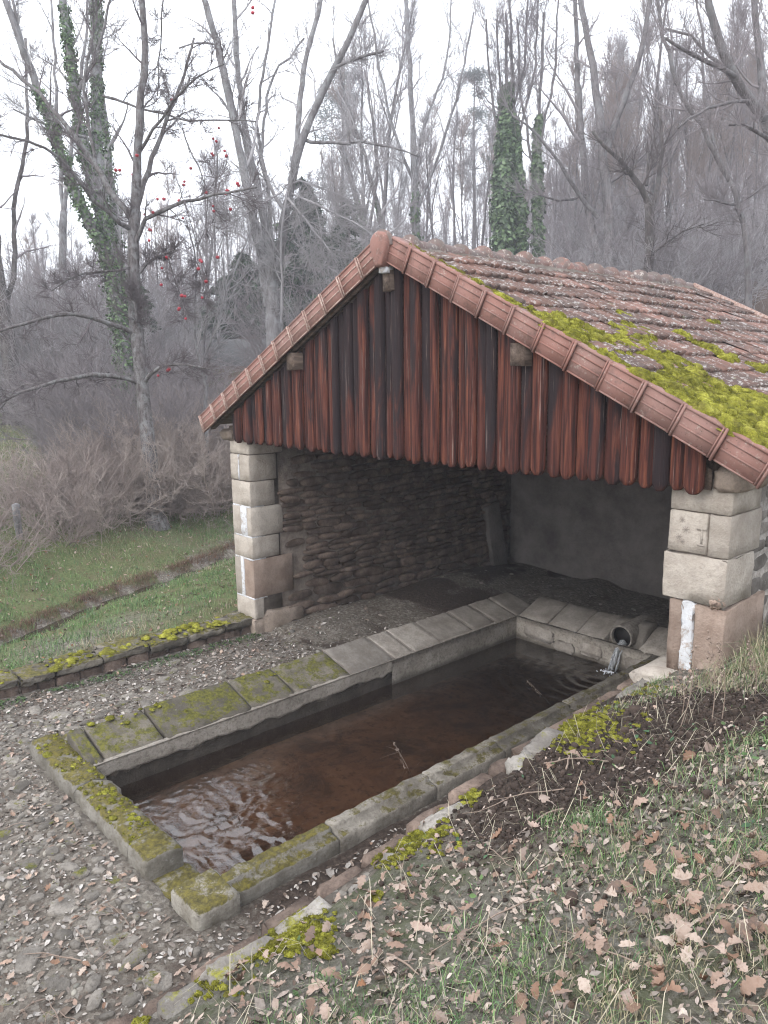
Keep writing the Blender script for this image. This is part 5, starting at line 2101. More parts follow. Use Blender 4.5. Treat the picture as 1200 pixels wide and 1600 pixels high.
B_PALE = bark('pale_lichen_bark', (0.11, 0.1, 0.1), (0.21, 0.2, 0.205), (0.27, 0.28, 0.28), 0.6)
B_GREY = bark('grey_bark', (0.085, 0.075, 0.075), (0.165, 0.15, 0.15), (0.2, 0.21, 0.21), 0.4)
B_DARK = bark('dark_bark', (0.045, 0.038, 0.036), (0.11, 0.095, 0.09), (0.17, 0.17, 0.165), 0.35)
B_APPLE = bark('apple_bark', (0.07, 0.06, 0.058), (0.16, 0.145, 0.145), (0.27, 0.28, 0.28), 0.5, 2.2)


def plain(name, c, rough=0.9):
    m = NT(name, rough, 0.15)
    m.col(m.mix(m.noise(m.pos(), 2.5, 4), tuple(0.75 * q for q in c), tuple(1.2 * q for q in c)))
    return m.m


T_GREY = plain('grey_twig', (0.24, 0.215, 0.22))  # grey, pale and brown twigs lightened: far haze is partly in their colour
T_PALE = plain('pale_twig', (0.34, 0.325, 0.33))
T_APPLE = plain('apple_twig', (0.14, 0.12, 0.125))
T_DARK = plain('dark_twig', (0.09, 0.075, 0.072))
T_BROWN = plain('brown_twig', (0.28, 0.23, 0.21))
T_BRIAR = plain('briar_stem', (0.36, 0.305, 0.275))
m = NT('ivy_leaf', 0.45, 0.4)
m.col(m.attr())
IVYM = m.m
rt = np.random.default_rng(77)


def unit(v):
    return v / (np.linalg.norm(v) + 1e-9)


def path(start, dr, L, n, wob, up):
    pts = [np.array(start, float)]
    d = unit(np.array(dr, float))
    for k in range(n):
        d = unit(d + rt.normal(0, wob, 3) + np.array([0, 0, up]))
        pts.append(pts[-1] + d * L / n)
    return np.array(pts)


def side_dir(t, ang):
    a = rt.normal(size=3)
    a = unit(a - a @ t * t)
    return unit(t * math.cos(ang) + a * math.sin(ang))


def sprout(mb, pts, rad, n, Lf, ang, wob, up, sides, f0=0.15, out=None, rmul=0.55):
    """side branches off a polyline"""
    res = []
    seg = len(pts) - 1
    tot = np.linalg.norm(np.diff(pts, axis=0), axis=1).sum()
    for k in range(n):
        f = f0 + (1 - f0) * (k + rt.uniform(0, 1)) / n
        f = min(f, 0.985)
        q = f * seg
        i = int(q)
        P = pts[i] * (1 - (q - i)) + pts[i + 1] * (q - i)
        r_ = rad[i] * (1 - (q - i)) + rad[i + 1] * (q - i)
        t = unit(pts[i + 1] - pts[i])
        L = Lf(f) * tot * rt.uniform(0.6, 1.25)
        ns = 5
        pp = path(P, side_dir(t, ang * rt.uniform(0.6, 1.3)), L, ns, wob, up)
        rb0 = max(min(r_ * rmul, L * 0.03), 0.003)
        rr_ = np.linspace(rb0, rb0 * 0.25, ns + 1)
        tube_into(mb, pp, rr_, sides, cap=False)
        res.append((pp, rr_))
    return res


def twigs(mb, branches, per, lmin, lmax, r0, up=0.25, second=0, ang=0.9):
    P, D = [], []
    for pp, rr_ in branches:
        f = rt.uniform(0.1, 1.0, per) * (len(pp) - 1) * 0.999
        i = f.astype(int)
        w = (f - i)[:, None]
        P.append(pp[i] * (1 - w) + pp[i + 1] * w)
        D.append(pp[i + 1] - pp[i])
    P = np.concatenate(P)
    D = np.concatenate(D)
    D /= np.linalg.norm(D, axis=1, keepdims=True) + 1e-9
    n = len(P)
    D = D + rt.normal(0, ang * 0.6, (n, 3)) + np.array([0, 0, up])
    D /= np.linalg.norm(D, axis=1, keepdims=True)
    L = rt.uniform(lmin, lmax, n)
    bend = rt.normal(0, 0.12, (n, 3)) + np.array([0, 0, 0.1])
    twigs_into(mb, P, D, L, np.full(n, r0), bend)
    if second:
        f = rt.uniform(0.15, 1, (n, second))
        P2 = (P[:, None] + D[:, None] * (L[:, None] * f)[..., None] + bend[:, None] * (L[:, None] * f * f)[..., None]).reshape(-1, 3)
        D2 = np.repeat(D, second, 0) + rt.normal(0, 0.55, (n * second, 3)) + np.array([0, 0, up * 0.6])
        L2 = np.repeat(L, second) * rt.uniform(0.3, 0.6, n * second)
        twigs_into(mb, P2, D2, L2, np.full(n * second, r0 * 0.62), rt.normal(0, 0.1, (n * second, 3)))


def ivy_into(mb, pts, rad, n, size, seed=0, cols=((0.05, 0.09, 0.035), (0.085, 0.14, 0.055), (0.04, 0.07, 0.03), (0.13, 0.19, 0.09))):
    pts = np.asarray(pts, float)
    rad = np.broadcast_to(rad, (len(pts),))
    f = rt.uniform(0, 1, n) * (len(pts) - 1) * 0.9999
    i = f.astype(int)
    w = (f - i)
    P = pts[i] * (1 - w)[:, None] + pts[i + 1] * w[:, None]
    r_ = rad[i] * (1 - w) + rad[i + 1] * w
    r_ = r_ * (1 + 0.7 * vn(f * 2.2, rt.uniform(0, 1, n) * 1.5, 1.0, seed, 2))
    a = rt.uniform(0, 2 * math.pi, n)
    rad_d = np.stack([np.cos(a), np.sin(a), rt.normal(0, .25, n)], 1)
    P = P + rad_d * (r_ * np.sqrt(rt.uniform(0.15, 1.1, n)))[:, None]
    N_ = rad_d + rt.normal(0, 0.5, (n, 3)) + np.array([0, 0, 0.4])
    N_ /= np.linalg.norm(N_, axis=1, keepdims=True)
    t = rt.normal(size=(n, 3))
    t -= (t * N_).sum(1, keepdims=True) * N_
    t /= np.linalg.norm(t, axis=1, keepdims=True)
    b = np.cross(N_, t)
    s_ = (rt.uniform(0.6, 1.3, n) * size)[:, None]
    V = np.stack([P - t * s_, P + b * s_ * 0.75, P + t * s_ * 1.1 - N_ * s_ * 0.3, P - b * s_ * 0.75], 1).reshape(-1, 3)
    C = np.array(cols)[rt.integers(0, len(cols), n)] * rt.uniform(0.7, 1.3, (n, 1))
    mb.addarr(V, np.arange(n)[:, None] * 4 + np.array([[0, 1, 2, 3]]), np.repeat(C, 4, 0))


# ---------------------------------------------------------------- traced trees
def traced(name, label, cat, d, limbs, bmat, tmat, n2=6, n3=8, tl=(0.2, 0.7), tr=0.004, second=3, group=None, l2=0.28, ivy=None, sides=9, ivysize=0.055, up=0.06):
    """limbs: list of (points [(px, py[, depth offset])...], start width px, end width px); the first is the trunk"""
    root = empty(name)
    tm, cm = MB(), MB()
    allb = []
    base = None
    for li, (pp, w0, w1) in enumerate(limbs):
        P = np.array([PX(q[0], q[1], d + (q[2] if len(q) > 2 else 0)) for q in pp])
        if li == 0:
            gz = Hs(P[0][0], P[0][1])
            P[0][2] = gz - 0.1
            base = P[0].copy()
        # resample smoothly with small wobble
        seg = np.linalg.norm(np.diff(P, axis=0), axis=1)
        cum = np.concatenate([[0], np.cumsum(seg)])
        n = max(4, int(cum[-1] / (0.22 * d / 12)))
        s = np.linspace(0, cum[-1], n)
        Q = np.stack([np.interp(s, cum, P[:, k]) for k in range(3)], 1)
        Qs = Q.copy()
        for _ in range(2):
            Qs[1:-1] = (Q[:-2] + 2 * Q[1:-1] + Q[2:]) / 4
            Q = Qs.copy()
        Q[1:-1] += rt.normal(0, 0.010 * d / 12, (n - 2, 3)) * (1.2 if w0 < 12 else 0.8)
        r_ = np.interp(np.linspace(0, 1, n), [0, 1], [w0, w1]) * 0.5 * d / FPX * (0.78 if name == 'ash_tree' else 0.9)
        if li == 0:
            r_ = r_ * (1 + 0.5 * np.exp(-np.linspace(0, 1, n) * 14))
        r_ = r_ * (1 + rt.normal(0, 0.05, n))
        tube_into(tm, Q - base, r_, sides if w0 > 8 else 6)
        allb.append((Q - base, r_))
    root.location = tuple(base)
    start = 1 if len(allb) > 1 else 0
    l2b = []
    for (Q, r_) in allb[start:] + ([(allb[0][0][len(allb[0][0]) // 2:], allb[0][1][len(allb[0][0]) // 2:])] if start else []):
        tot = np.linalg.norm(np.diff(Q, axis=0), axis=1).sum()
        l2b += sprout(cm, Q, r_, n2, lambda f: l2 * (1.1 - 0.6 * f), 0.8, 0.16, up, 5, f0=0.12)
    l3b = []
    for (Q, r_) in l2b:
        l3b += sprout(cm, Q, r_, 3, lambda f: 0.5, 0.7, 0.15, up, 3, f0=0.2)
    twigs(cm, l2b + l3b, n3, tl[0], tl[1], tr, up=0.2, second=second)
    tm.build('trunk', bmat, root)
    cm.build('crown', tmat, root)
    if ivy:
        im = MB()
        for (li, f0, f1, w, n) in ivy:
            Q, r_ = allb[li]
            a, b = int(f0 * (len(Q) - 1)), max(int(f1 * (len(Q) - 1)), int(f0 * (len(Q) - 1)) + 2)
            ivy_into(im, Q[a:b], np.linspace(w, w * (0.7 if d < 30 else 0.4), len(Q[a:b])) * 0.5 * d / FPX, n, ivysize, seed=li * 7 + 3)
        o = im.build('ivy', IVYM, root, smooth=False, color=True)
        o['kind'] = 'stuff'
    tag(root, label, cat, group)
    return root, allb


# apple tree with red fruit
DA = hit(246, 822, 0, 30)[1]
print('apple tree at', DA)
apple, ab = traced('apple_tree', 'bare apple tree with red apples, grey trunk standing left of the wash house', 'apple tree', DA, [
    ([(246, 822), (238, 760), (228, 660), (222, 600), (213, 520), (209, 440), (207, 380), (212, 330)], 27, 19),
    ([(212, 335), (214, 260, -.1), (219, 180, -.2), (228, 80, -.2), (222, 0, -.3), (226, -70, -.3)], 16, 9),
    ([(213, 522), (185, 510, -.3), (150, 498, -.6), (104, 486, -.9), (55, 498, -1.3), (0, 516, -1.7), (-40, 530, -1.9)], 9, 3),
    ([(222, 600), (205, 590, -.2), (172, 584, -.4), (120, 587, -.7), (75, 597, -.9), (35, 612, -1.1), (-20, 640, -1.4)], 9, 3),
    ([(170, 584, -.3), (120, 592, .2), (70, 600, .6), (30, 598, .9), (0, 640, 1.2)], 6, 2),
    ([(222, 602), (232, 578, -.2), (262, 565, -.4), (295, 570, -.7), (335, 578, -.9)], 8, 2),
    ([(212, 522), (222, 500, -.1), (222, 480, -.2), (200, 462, -.3), (196, 455, -.3)], 9, 4),
    ([(209, 385), (214, 352, -.1), (240, 333, -.3), (285, 313, -.5), (340, 306, -.7), (385, 296, -.9), (402, 292, -1)], 9, 3),
    ([(209, 350), (222, 290, .2), (240, 245, .4), (262, 180, .7), (285, 130, .9), (303, 60, 1.1)], 11, 4),
    ([(207, 345), (165, 285, .2), (120, 215, .5), (60, 145, .9), (0, 95, 1.2), (-30, 70, 1.4)], 11, 5),
    ([(150, 262, .3), (145, 225, .3), (135, 190, .2), (132, 90, .3), (150, 50, .4), (152, -20, .4)], 7, 4),
    ([(208, 360), (180, 345, -.4), (120, 285, -.9), (95, 235, -1.2), (30, 218, -1.6), (-20, 205, -1.8)], 8, 3),
    ([(160, 150, .4), (230, 172, .2), (300, 190, -.2), (350, 188, -.6), (400, 190, -.8)], 5, 2),
    ([(213, 245), (250, 190, -.5), (300, 120, -.9), (350, 100, -1.2)], 6, 2),
    ([(212, 415), (180, 425, -.3), (140, 422, -.6), (100, 432, -.8), (80, 455, -.9)], 6, 2),
    ([(215, 430), (222, 405, .1), (245, 400, 0.), (275, 390, -.1)], 6, 2),
    ([(255, 0, .3), (250, 80, .3), (246, 150, .3)], 3, 2.5),
    ([(285, 200, .9), (300, 245, .6), (325, 290, .3), (328, 340, .2), (308, 385, .1)], 3, 1.5),
    ([(262, 400, 0.), (270, 425, .0), (283, 465, 0.), (292, 500, 0)], 2.5, 1.2),
    ([(308, 385, .1), (312, 410, .1), (318, 440, .1), (320, 470, .1)], 2.2, 1.0),
], B_APPLE, T_APPLE, n2=10, n3=8, tl=(0.08, 0.34), tr=0.0048, second=3, l2=0.2, up=0.03)
m = NT('red_apple', 0.4, 0.5)
n1 = m.noise(m.obj(), 20, 4, 0.6)
m.col(m.mix(m.ramp(m.rnd(), 0.2, 1, 0, 0.6), m.mix(n1, (0.3, 0.01, 0.025), (0.45, 0.03, 0.05)), (0.14, 0.012, 0.016)))
mb = MB()
nl, na = 8, 12
V = []
for k in range(nl + 1):
    t_ = math.pi * k / nl
    rr0 = math.sin(t_) * (1 + 0.12 * math.cos(t_))
    zz0 = math.cos(t_) * 0.88 - 0.16 * math.exp(-(t_ / 0.35) ** 2)
    for j in range(na):
        V.append((rr0 * math.cos(j * 2 * math.pi / na), rr0 * math.sin(j * 2 * math.pi / na), zz0))
F = [(k * na + j, (k + 1) * na + j, (k + 1) * na + (j + 1) % na, k * na + (j + 1) % na) for k in range(nl) for j in range(na)]
mb.add(np.array(V) * 0.034, F)
tube_into(mb, [(0, 0, 0.02), (0.002, 0, 0.05), (0.004, 0.002, 0.075)], [0.0022, 0.0018, 0.0015], 4)
ame = mb.mesh('apple')
ame.materials.append(m.m)
ap = [(342, 200), (333, 217), (338, 221), (331, 240), (333, 243), (351, 236), (354, 244), (298, 263), (288, 284), (287, 289), (355, 298), (352, 303), (371, 287), (373, 290), (322, 301), (181, 266), (187, 266), (246, 311), (256, 311), (280, 314), (226, 335), (239, 332), (333, 322), (334, 330), (360, 327), (286, 341), (234, 359), (236, 360), (233, 376), (260, 402), (262, 403), (313, 407), (315, 409), (310, 420), (340, 402), (253, 419), (252, 445), (322, 440), (316, 465), (284, 462), (289, 463), (280, 482), (290, 498), (279, 484), (247, 587), (262, 579), (264, 577), (269, 157), (395, 12), (395, 20), (208, 273), (214, 243)]
AB = np.array(apple.location)
cm = MB()
allp = np.concatenate([q[0] for q in ab]) + AB
for k, (x, y) in enumerate(ap):
    dd = DA + rt.uniform(-0.7, 0.3)
    P = PX(x, y, dd)
    # the twig it hangs from joins the nearest branch
    near = allp[np.argmin(np.linalg.norm(allp - P, axis=1) + 3.0 * (allp[:, 2] < P[2] + 0.05))]
    a = near - AB
    b = P + np.array([0, 0, 0.07]) - AB
    mid = (a + b) / 2 + np.array([0, 0, 0.08]) + rt.normal(0, 0.03, 3)
    cm = MB()
    tube_into(cm, [a, a * .5 + mid * .5 + rt.normal(0, .02, 3), mid, mid * .4 + b * .6 + np.array([0, 0, .03]), b], [0.004, 0.0035, 0.003, 0.0022, 0.0018], 4, cap=False)
    cm.build('fruit_twig', T_GREY, apple)
    o = link('apple', ame, apple)
    o.location = tuple(P - AB)
    o.rotation_euler = (rt.uniform(-.4, .4), rt.uniform(-.4, .4), rt.uniform(0, 6))
    s_ = rt.uniform(0.75, 1.15)
    o.scale = (s_, s_, s_)

traced('ash_tree', 'tall ivy-covered tree with several stems behind the apple tree', 'tree', 19, [
    ([(205, 590), (192, 500), (175, 420), (160, 340), (150, 280)], 38, 27),
    ([(165, 350), (130, 240), (118, 150), (105, 60), (92, -60)], 22, 15),
    ([(160, 330), (150, 220, .5), (152, 120, .8), (150, 40, 1), (155, -60, 1)], 26, 13),
    ([(175, 420), (130, 330, -.6), (95, 240, -.9), (55, 130, -1.4), (15, 20, -1.8), (-15, -60, -2)], 22, 9),
    ([(190, 470), (178, 330, .9), (165, 200, 1.3), (150, 80, 1.8), (140, -30, 2)], 18, 9),
    ([(118, 150), (150, 90, -.3), (160, 40, -.5), (180, -20, -.7)], 8, 4),
    ([(60, 140, -1.4), (30, 60, -1.6), (20, 0, -1.8)], 9, 5),
    ([(135, 215, -.5), (80, 205, -.9), (20, 170, -1.4)], 6, 3),
], B_PALE, T_PALE, n2=6, n3=5, tl=(0.2, 0.7), tr=0.007, second=2, l2=0.25, ivy=[(0, 0.0, 1, 40, 8000), (1, 0, 0.9, 25, 3600), (2, 0, .95, 27, 4200), (3, 0, 0.7, 26, 2600), (4, .1, .6, 22, 1400)], ivysize=0.042)

traced('ash_tree', 'smooth grey tree parting into many upright limbs just left of the roof', 'tree', 21, [
    ([(440, 640), (430, 540), (425, 470), (424, 410)], 38, 30),
    ([(420, 480), (408, 400), (388, 300), (362, 170), (340, 70), (312, -20), (300, -60)], 20, 11),
    ([(424, 420), (410, 330, .4), (385, 220, .8), (372, 120, 1), (365, 0, 1.2), (362, -60, 1.2)], 17, 9),
    ([(430, 440), (445, 340, -.3), (462, 250, -.5), (495, 160, -.8), (530, 95, -1.1), (572, 0, -1.5), (595, -60, -1.7)], 20, 9),
    ([(458, 262, -.5), (468, 200, -.3), (470, 120, 0), (488, 60, 0), (505, -20, .2)], 12, 9),
    ([(427, 400), (418, 300, .7), (400, 200, 1.2), (412, 110, 1.5), (430, 0, 1.8)], 9, 5),
    ([(418, 290, .7), (408, 240, .6), (420, 120, 1.5), (450, 95, 1.6), (475, 60, 1.8)], 8, 4),
    ([(470, 215, -.4), (492, 222, -.8), (510, 228, -1.1), (560, 218, -1.6), (620, 228, -2), (655, 245, -2.2)], 8, 3),
    ([(525, 105, -1.1), (560, 92, -1.4), (590, 75, -1.7), (600, 80, -1.8)], 8, 4),
    ([(385, 240, .8), (355, 130, .2), (345, 60, 0), (322, 60, 0), (280, 75, -.3)], 6, 3),
], B_PALE, T_PALE, n2=7, n3=5, tl=(0.2, 0.8), tr=0.007, second=2, l2=0.22)
# broken twiggy head in its crotch and the drooping brushwood right of it
traced('dead_branch_tangle', 'tangle of pale dead twigs hanging in the fork of the grey tree', 'brushwood', 20.5, [
    ([(430, 420), (440, 330), (450, 290)], 5, 4),
    ([(450, 300), (500, 320, -.5), (560, 350, -.8), (590, 375, -1)], 5, 2),
    ([(450, 310), (490, 360, -.5), (520, 400, -.7)], 5, 2),
    ([(440, 300), (400, 320, -.5), (360, 350, -.7)], 4, 2),
    ([(445, 290), (470, 270, 0), (510, 300, .2), (560, 320, .5)], 4, 2),
], T_PALE, T_PALE, n2=12, n3=9, tl=(0.2, 0.7), tr=0.006, second=3, l2=0.45, up=-0.02)

traced('oak_tree', 'dark double-stemmed tree rising behind the roof ridge right of the middle', 'tree', 30, [
    ([(945, 480), (948, 420), (955, 360), (945, 280), (940, 210)], 21, 15),
    ([(940, 215), (932, 150, .3), (925, 90, .5), (910, 30, .8), (900, -50, 1)], 15, 8),
    ([(948, 235), (965, 180, -.4), (990, 120, -.7), (1008, 60, -1), (1022, -40, -1.2)], 13, 6),
    ([(950, 440), (928, 380, .4), (915, 300, .7), (908, 200, 1), (902, 100, 1.2), (897, -20, 1.4)], 15, 7),
    ([(935, 340), (900, 300, -.4), (870, 250, -.6), (850, 210, -.8), (800, 180, -1)], 8, 3),
    ([(945, 290), (985, 265, -.4), (1010, 240, -.6)], 7, 3),
    ([(915, 300, .7), (880, 330, .4), (850, 305, .2), (820, 295, 0)], 6, 2),
    ([(955, 400), (985, 360, -.6), (992, 330, -.9)], 5, 3),
], B_GREY, T_GREY, n2=7, n3=6, tl=(0.3, 1.1), tr=0.011, second=2, l2=0.24, ivy=[(0, 0, .5, 26, 700)], ivysize=0.07)

traced('cherry_tree', 'small black forked tree leaning behind the ridge, right of the double tree', 'tree', 24, [
    ([(1012, 490), (1013, 420), (1018, 370), (1014, 318)], 19, 15),
    ([(1014, 320), (1003, 285, -.2), (985, 265, -.4), (955, 242, -.7), (925, 205, -1)], 11, 4),
    ([(1018, 330), (1030, 290, .3), (1036, 250, .4), (1036, 200, .5), (1030, 160, .6)], 10, 4),
    ([(1010, 290, -.1), (1012, 265, 0), (1012, 240, .1)], 6, 3),
    ([(1015, 400), (1040, 380, -.4), (1062, 350, -.7), (1100, 350, -1)], 4, 2),
    ([(985, 270, -.4), (978, 272, -.6), (970, 268, -.8)], 6, 4),
], B_DARK, T_DARK, n2=6, n3=3, tl=(0.3, 0.9), tr=0.007, second=1, l2=0.42)

traced('oak_tree', 'arching crooked tree at the right with a long bow-shaped stem', 'tree', 22, [
    ([(1172, 520), (1170, 440), (1168, 370), (1155, 320), (1140, 280)], 13, 9),
    ([(1140, 282), (1118, 240, -.2), (1105, 205, -.4), (1075, 175, -.6), (1052, 120, -.8), (1035, 60, -1), (1025, -20, -1)], 9, 5),
    ([(1152, 318), (1180, 300, .3), (1215, 280, .6)], 5, 3),
    ([(1150, 320), (1120, 318, -.3), (1100, 312, -.6)], 5, 2),
    ([(1118, 235, -.2), (1095, 130, .2), (1100, 60, .5), (1080, -30, .7)], 6, 3),
], B_GREY, T_GREY, n2=6, n3=6, tl=(0.3, 1.0), tr=0.008, second=2, l2=0.3)
traced('oak_tree', 'big rough-barked tree at the right edge reaching over with knotted boughs', 'tree', 17, [
    ([(1330, 620), (1290, 420), (1240, 260), (1195, 180)], 36, 24),
    ([(1200, 190), (1168, 155, -.3), (1140, 110, -.5), (1120, 60, -.7), (1108, 0, -.9), (1100, -50, -1)], 18, 10),
    ([(1190, 175), (1190, 100, .5), (1180, 40, .7), (1178, -40, .8)], 15, 9),
    ([(1170, 158, -.3), (1130, 160, -.8), (1090, 178, -1.2), (1060, 200, -1.5)], 7, 3),
    ([(1150, 120, -.5), (1100, 90, -.9), (1060, 80, -1.2), (1040, 60, -1.4)], 9, 4),
    ([(1160, 140, -.3), (1120, 100, .3), (1080, 50, .6), (1040, 45, .8)], 8, 4),
    ([(1240, 260), (1200, 215, -.6), (1160, 190, -1), (1140, 195, -1.2)], 9, 4),
], B_GREY, T_GREY, n2=7, n3=6, tl=(0.25, 0.8), tr=0.005, second=2, l2=0.28)

traced('poplar_tree', 'tall straight stem among the thin trees above the ridge cap', 'tree', 34, [
    ([(655, 440), (650, 360), (648, 260), (642, 150), (638, 60), (630, -40)], 15, 6),
    ([(652, 330), (690, 230, -.5), (720, 130, -1), (740, 20, -1.4)], 6, 3),
    ([(650, 300), (610, 190, -.5), (590, 90, -1), (575, 0, -1.4)], 6, 3),
    ([(648, 280), (660, 200, .5), (700, 100, 1), (705, 0, 1.4)], 5, 3),
], B_PALE, T_PALE, n2=9, n3=5, tl=(0.4, 1.3), tr=0.011, second=2, l2=0.22, ivy=[(0, 0, .45, 24, 1700)], ivysize=0.08, up=0.14)
traced('poplar_tree', 'pair of ivy-footed stems slanting up left of the ridge cap', 'tree', 32, [
    ([(578, 440), (575, 380), (560, 320), (548, 270), (530, 230)], 13, 7),
    ([(590, 430), (600, 360), (585, 300), (565, 230), (540, 150), (520, 60)], 10, 3),
    ([(575, 380), (590, 290, -.5), (585, 200, -.8), (570, 110, -1)], 6, 3),
], B_GREY, T_PALE, n2=8, n3=5, tl=(0.4, 1.3), tr=0.011, second=2, l2=0.3, ivy=[(0, 0, .9, 16, 1100), (1, 0, .4, 13, 700)], ivysize=0.08, up=0.16)
for (lab, pts, w, iw, nn) in (('leftmost and broadest of three trees wrapped in green ivy beyond the roof', [(786, 470), (786, 390), (787, 300), (790, 200), (791, 130), (790, 20)], 12, 46, 12000),
                              ('middle one of three trees wrapped in green ivy beyond the roof', [(816, 470), (814, 390), (812, 300), (806, 220), (800, 100), (795, 0)], 9, 25, 6500),
                              ('rightmost and darkest of three trees wrapped in green ivy beyond the roof', [(843, 470), (842, 390), (840, 300), (838, 250), (845, 140), (850, 20)], 9, 24, 6000)):
    traced('ivy_tree', lab, 'tree', 34, [(pts, w, 4), ([(pts[3][0], pts[3][1]), (pts[3][0] + 30, 120), (pts[3][0] + 35, 0)], 5, 3), ([(pts[3][0], pts[3][1] + 40), (pts[3][0] - 25, 150), (pts[3][0] - 30, 30)], 5, 3)],
           B_GREY, T_GREY, n2=8, n3=5, tl=(0.4, 1.2), tr=0.011, second=2, l2=0.22, ivy=[(0, 0, .84 if nn > 8000 else .7, iw, int(nn * 1.5))], ivysize=0.095, up=0.14)
traced('tree_trunk', 'stout dark trunk on the grass at the left edge, leaning a little', 'tree', hit(25, 662, 0, 60)[1], [
    ([(25, 662), (22, 600), (14, 540), (4, 480), (-8, 420), (-15, 300), (-10, 100)], 30, 16),
    ([(5, 500), (25, 420, .3), (20, 330, .5), (45, 200, .7), (40, 60, .8)], 10, 4),
], B_DARK, T_GREY, n2=7, n3=6, tl=(0.2, 0.7), tr=0.005, second=2, l2=0.22)
traced('lime_tree', 'slim grey tree standing between the ivy tree and the left edge of the wood', 'tree', 27, [
    ([(105, 600), (100, 500), (98, 420), (100, 330)], 16, 13),
    ([(100, 335), (108, 260), (118, 180), (135, 60), (140, -40)], 8, 4),
    ([(100, 335), (95, 240, .3), (88, 130, .5), (80, 0, .6)], 8, 4),
], B_PALE, T_PALE, n2=7, n3=6, tl=(0.3, 0.9), tr=0.0065, second=2, l2=0.25)
traced('hazel_tree', 'slim pale stems growing just right of the apple tree', 'tree', 16, [
    ([(318, 640), (318, 540), (325, 450), (335, 350), (340, 240)], 8, 3),
    ([(322, 560), (350, 450, .3), (380, 400, .5), (400, 330, .7)], 4, 2),
    ([(320, 600), (300, 500, -.3), (310, 420, -.5), (290, 340, -.6)], 5, 2),
    ([(318, 560), (345, 500, -.2), (358, 430, -.3), (345, 390, -.4)], 4, 2),
], B_PALE, T_PALE, n2=7, n3=6, tl=(0.15, 0.5), tr=0.004, second=2, l2=0.3, up=0.1)

# ---------------------------------------------------------------- conifers and evergreens
m = NT('needle_green', 0.7, 0.2)
m.col(m.attr())
NEED = m.m


def conifer(name, label, px, d, ytop, halfpx, seed, cols, gap=0.0, n=9000, size=0.11, droop=0.25, ex=0.75, vs=0.09):
    b = PX(px, 600, d)
    gz = Hs(b[0], b[1])
    top = PX(px, ytop, d)[2]
    Ht = top - gz
    Rm = halfpx * d / FPX
    root = empty(name, (b[0], b[1], gz - 0.1))
    tm = MB()
    tube_into(tm, path((0, 0, 0), (0, 0, 1), Ht, 12, 0.01, 0.05), np.linspace(Ht * 0.014 + 0.05, 0.02, 13), 8)
    tm.build('trunk', B_DARK, root)
    r = np.random.default_rng(seed)
    nb = 110
    mbx = MB()
    C_, P_ = [], []
    bm_ = MB()
    for k in range(nb):
        f = gap + (1 - gap) * (k + r.uniform()) / nb
        L = Rm * (1 - f) ** ex * r.uniform(0.35, 1.25) + 0.15
        az = r.uniform(0, 6.28)
        z0 = Ht * f
        tip = np.array([math.cos(az) * L, math.sin(az) * L, z0 - droop * L])
        st = np.array([0, 0, z0])
        tube_into(bm_, [st, (st + tip) / 2 + np.array([0, 0, 0.08 * L]), tip], [0.03, 0.018, 0.006], 3, cap=False)
        m_ = max(6, int(n / nb * L / Rm * 1.6))
        t = np.sqrt(r.uniform(0.03, 1, m_))[:, None]
        c = st + (tip - st) * t + np.array([0, 0, 0.32 * L]) * (t * (1 - t))
        c = c + r.normal(0, 1, (m_, 3)) * np.array([0.13, 0.13, vs]) * L * (1.1 - 0.5 * t) * 0.9
        P_.append(c)
    P_ = np.concatenate(P_)
    nn = len(P_)
    D1 = P_ * np.array([1, 1, 0])
    D1 /= np.linalg.norm(D1, axis=1, keepdims=True) + 1e-6
    D1 = D1 + r.normal(0, 0.45, (nn, 3)) - np.array([0, 0, 0.35])
    D1 /= np.linalg.norm(D1, axis=1, keepdims=True)
    b_ = np.cross(D1, r.normal(size=(nn, 3)))
    b_ /= np.linalg.norm(b_, axis=1, keepdims=True)
    s_ = r.uniform(0.6, 1.4, (nn, 1)) * size
    V = np.stack([P_ - D1 * s_, P_ + b_ * s_ * .28, P_ + D1 * s_ * 1.2, P_ - b_ * s_ * .28], 1).reshape(-1, 3)
    cc = np.array(cols)[r.integers(0, len(cols), nn)] * r.uniform(0.6, 1.3, (nn, 1))
    mbx.addarr(V, np.arange(nn)[:, None] * 4 + np.array([[0, 1, 2, 3]]), np.repeat(cc, 4, 0))
    mbx.build('crown', NEED, root, smooth=False, color=True)
    bm_.build('boughs', B_DARK, root)
    return tag(root, label, 'tree')


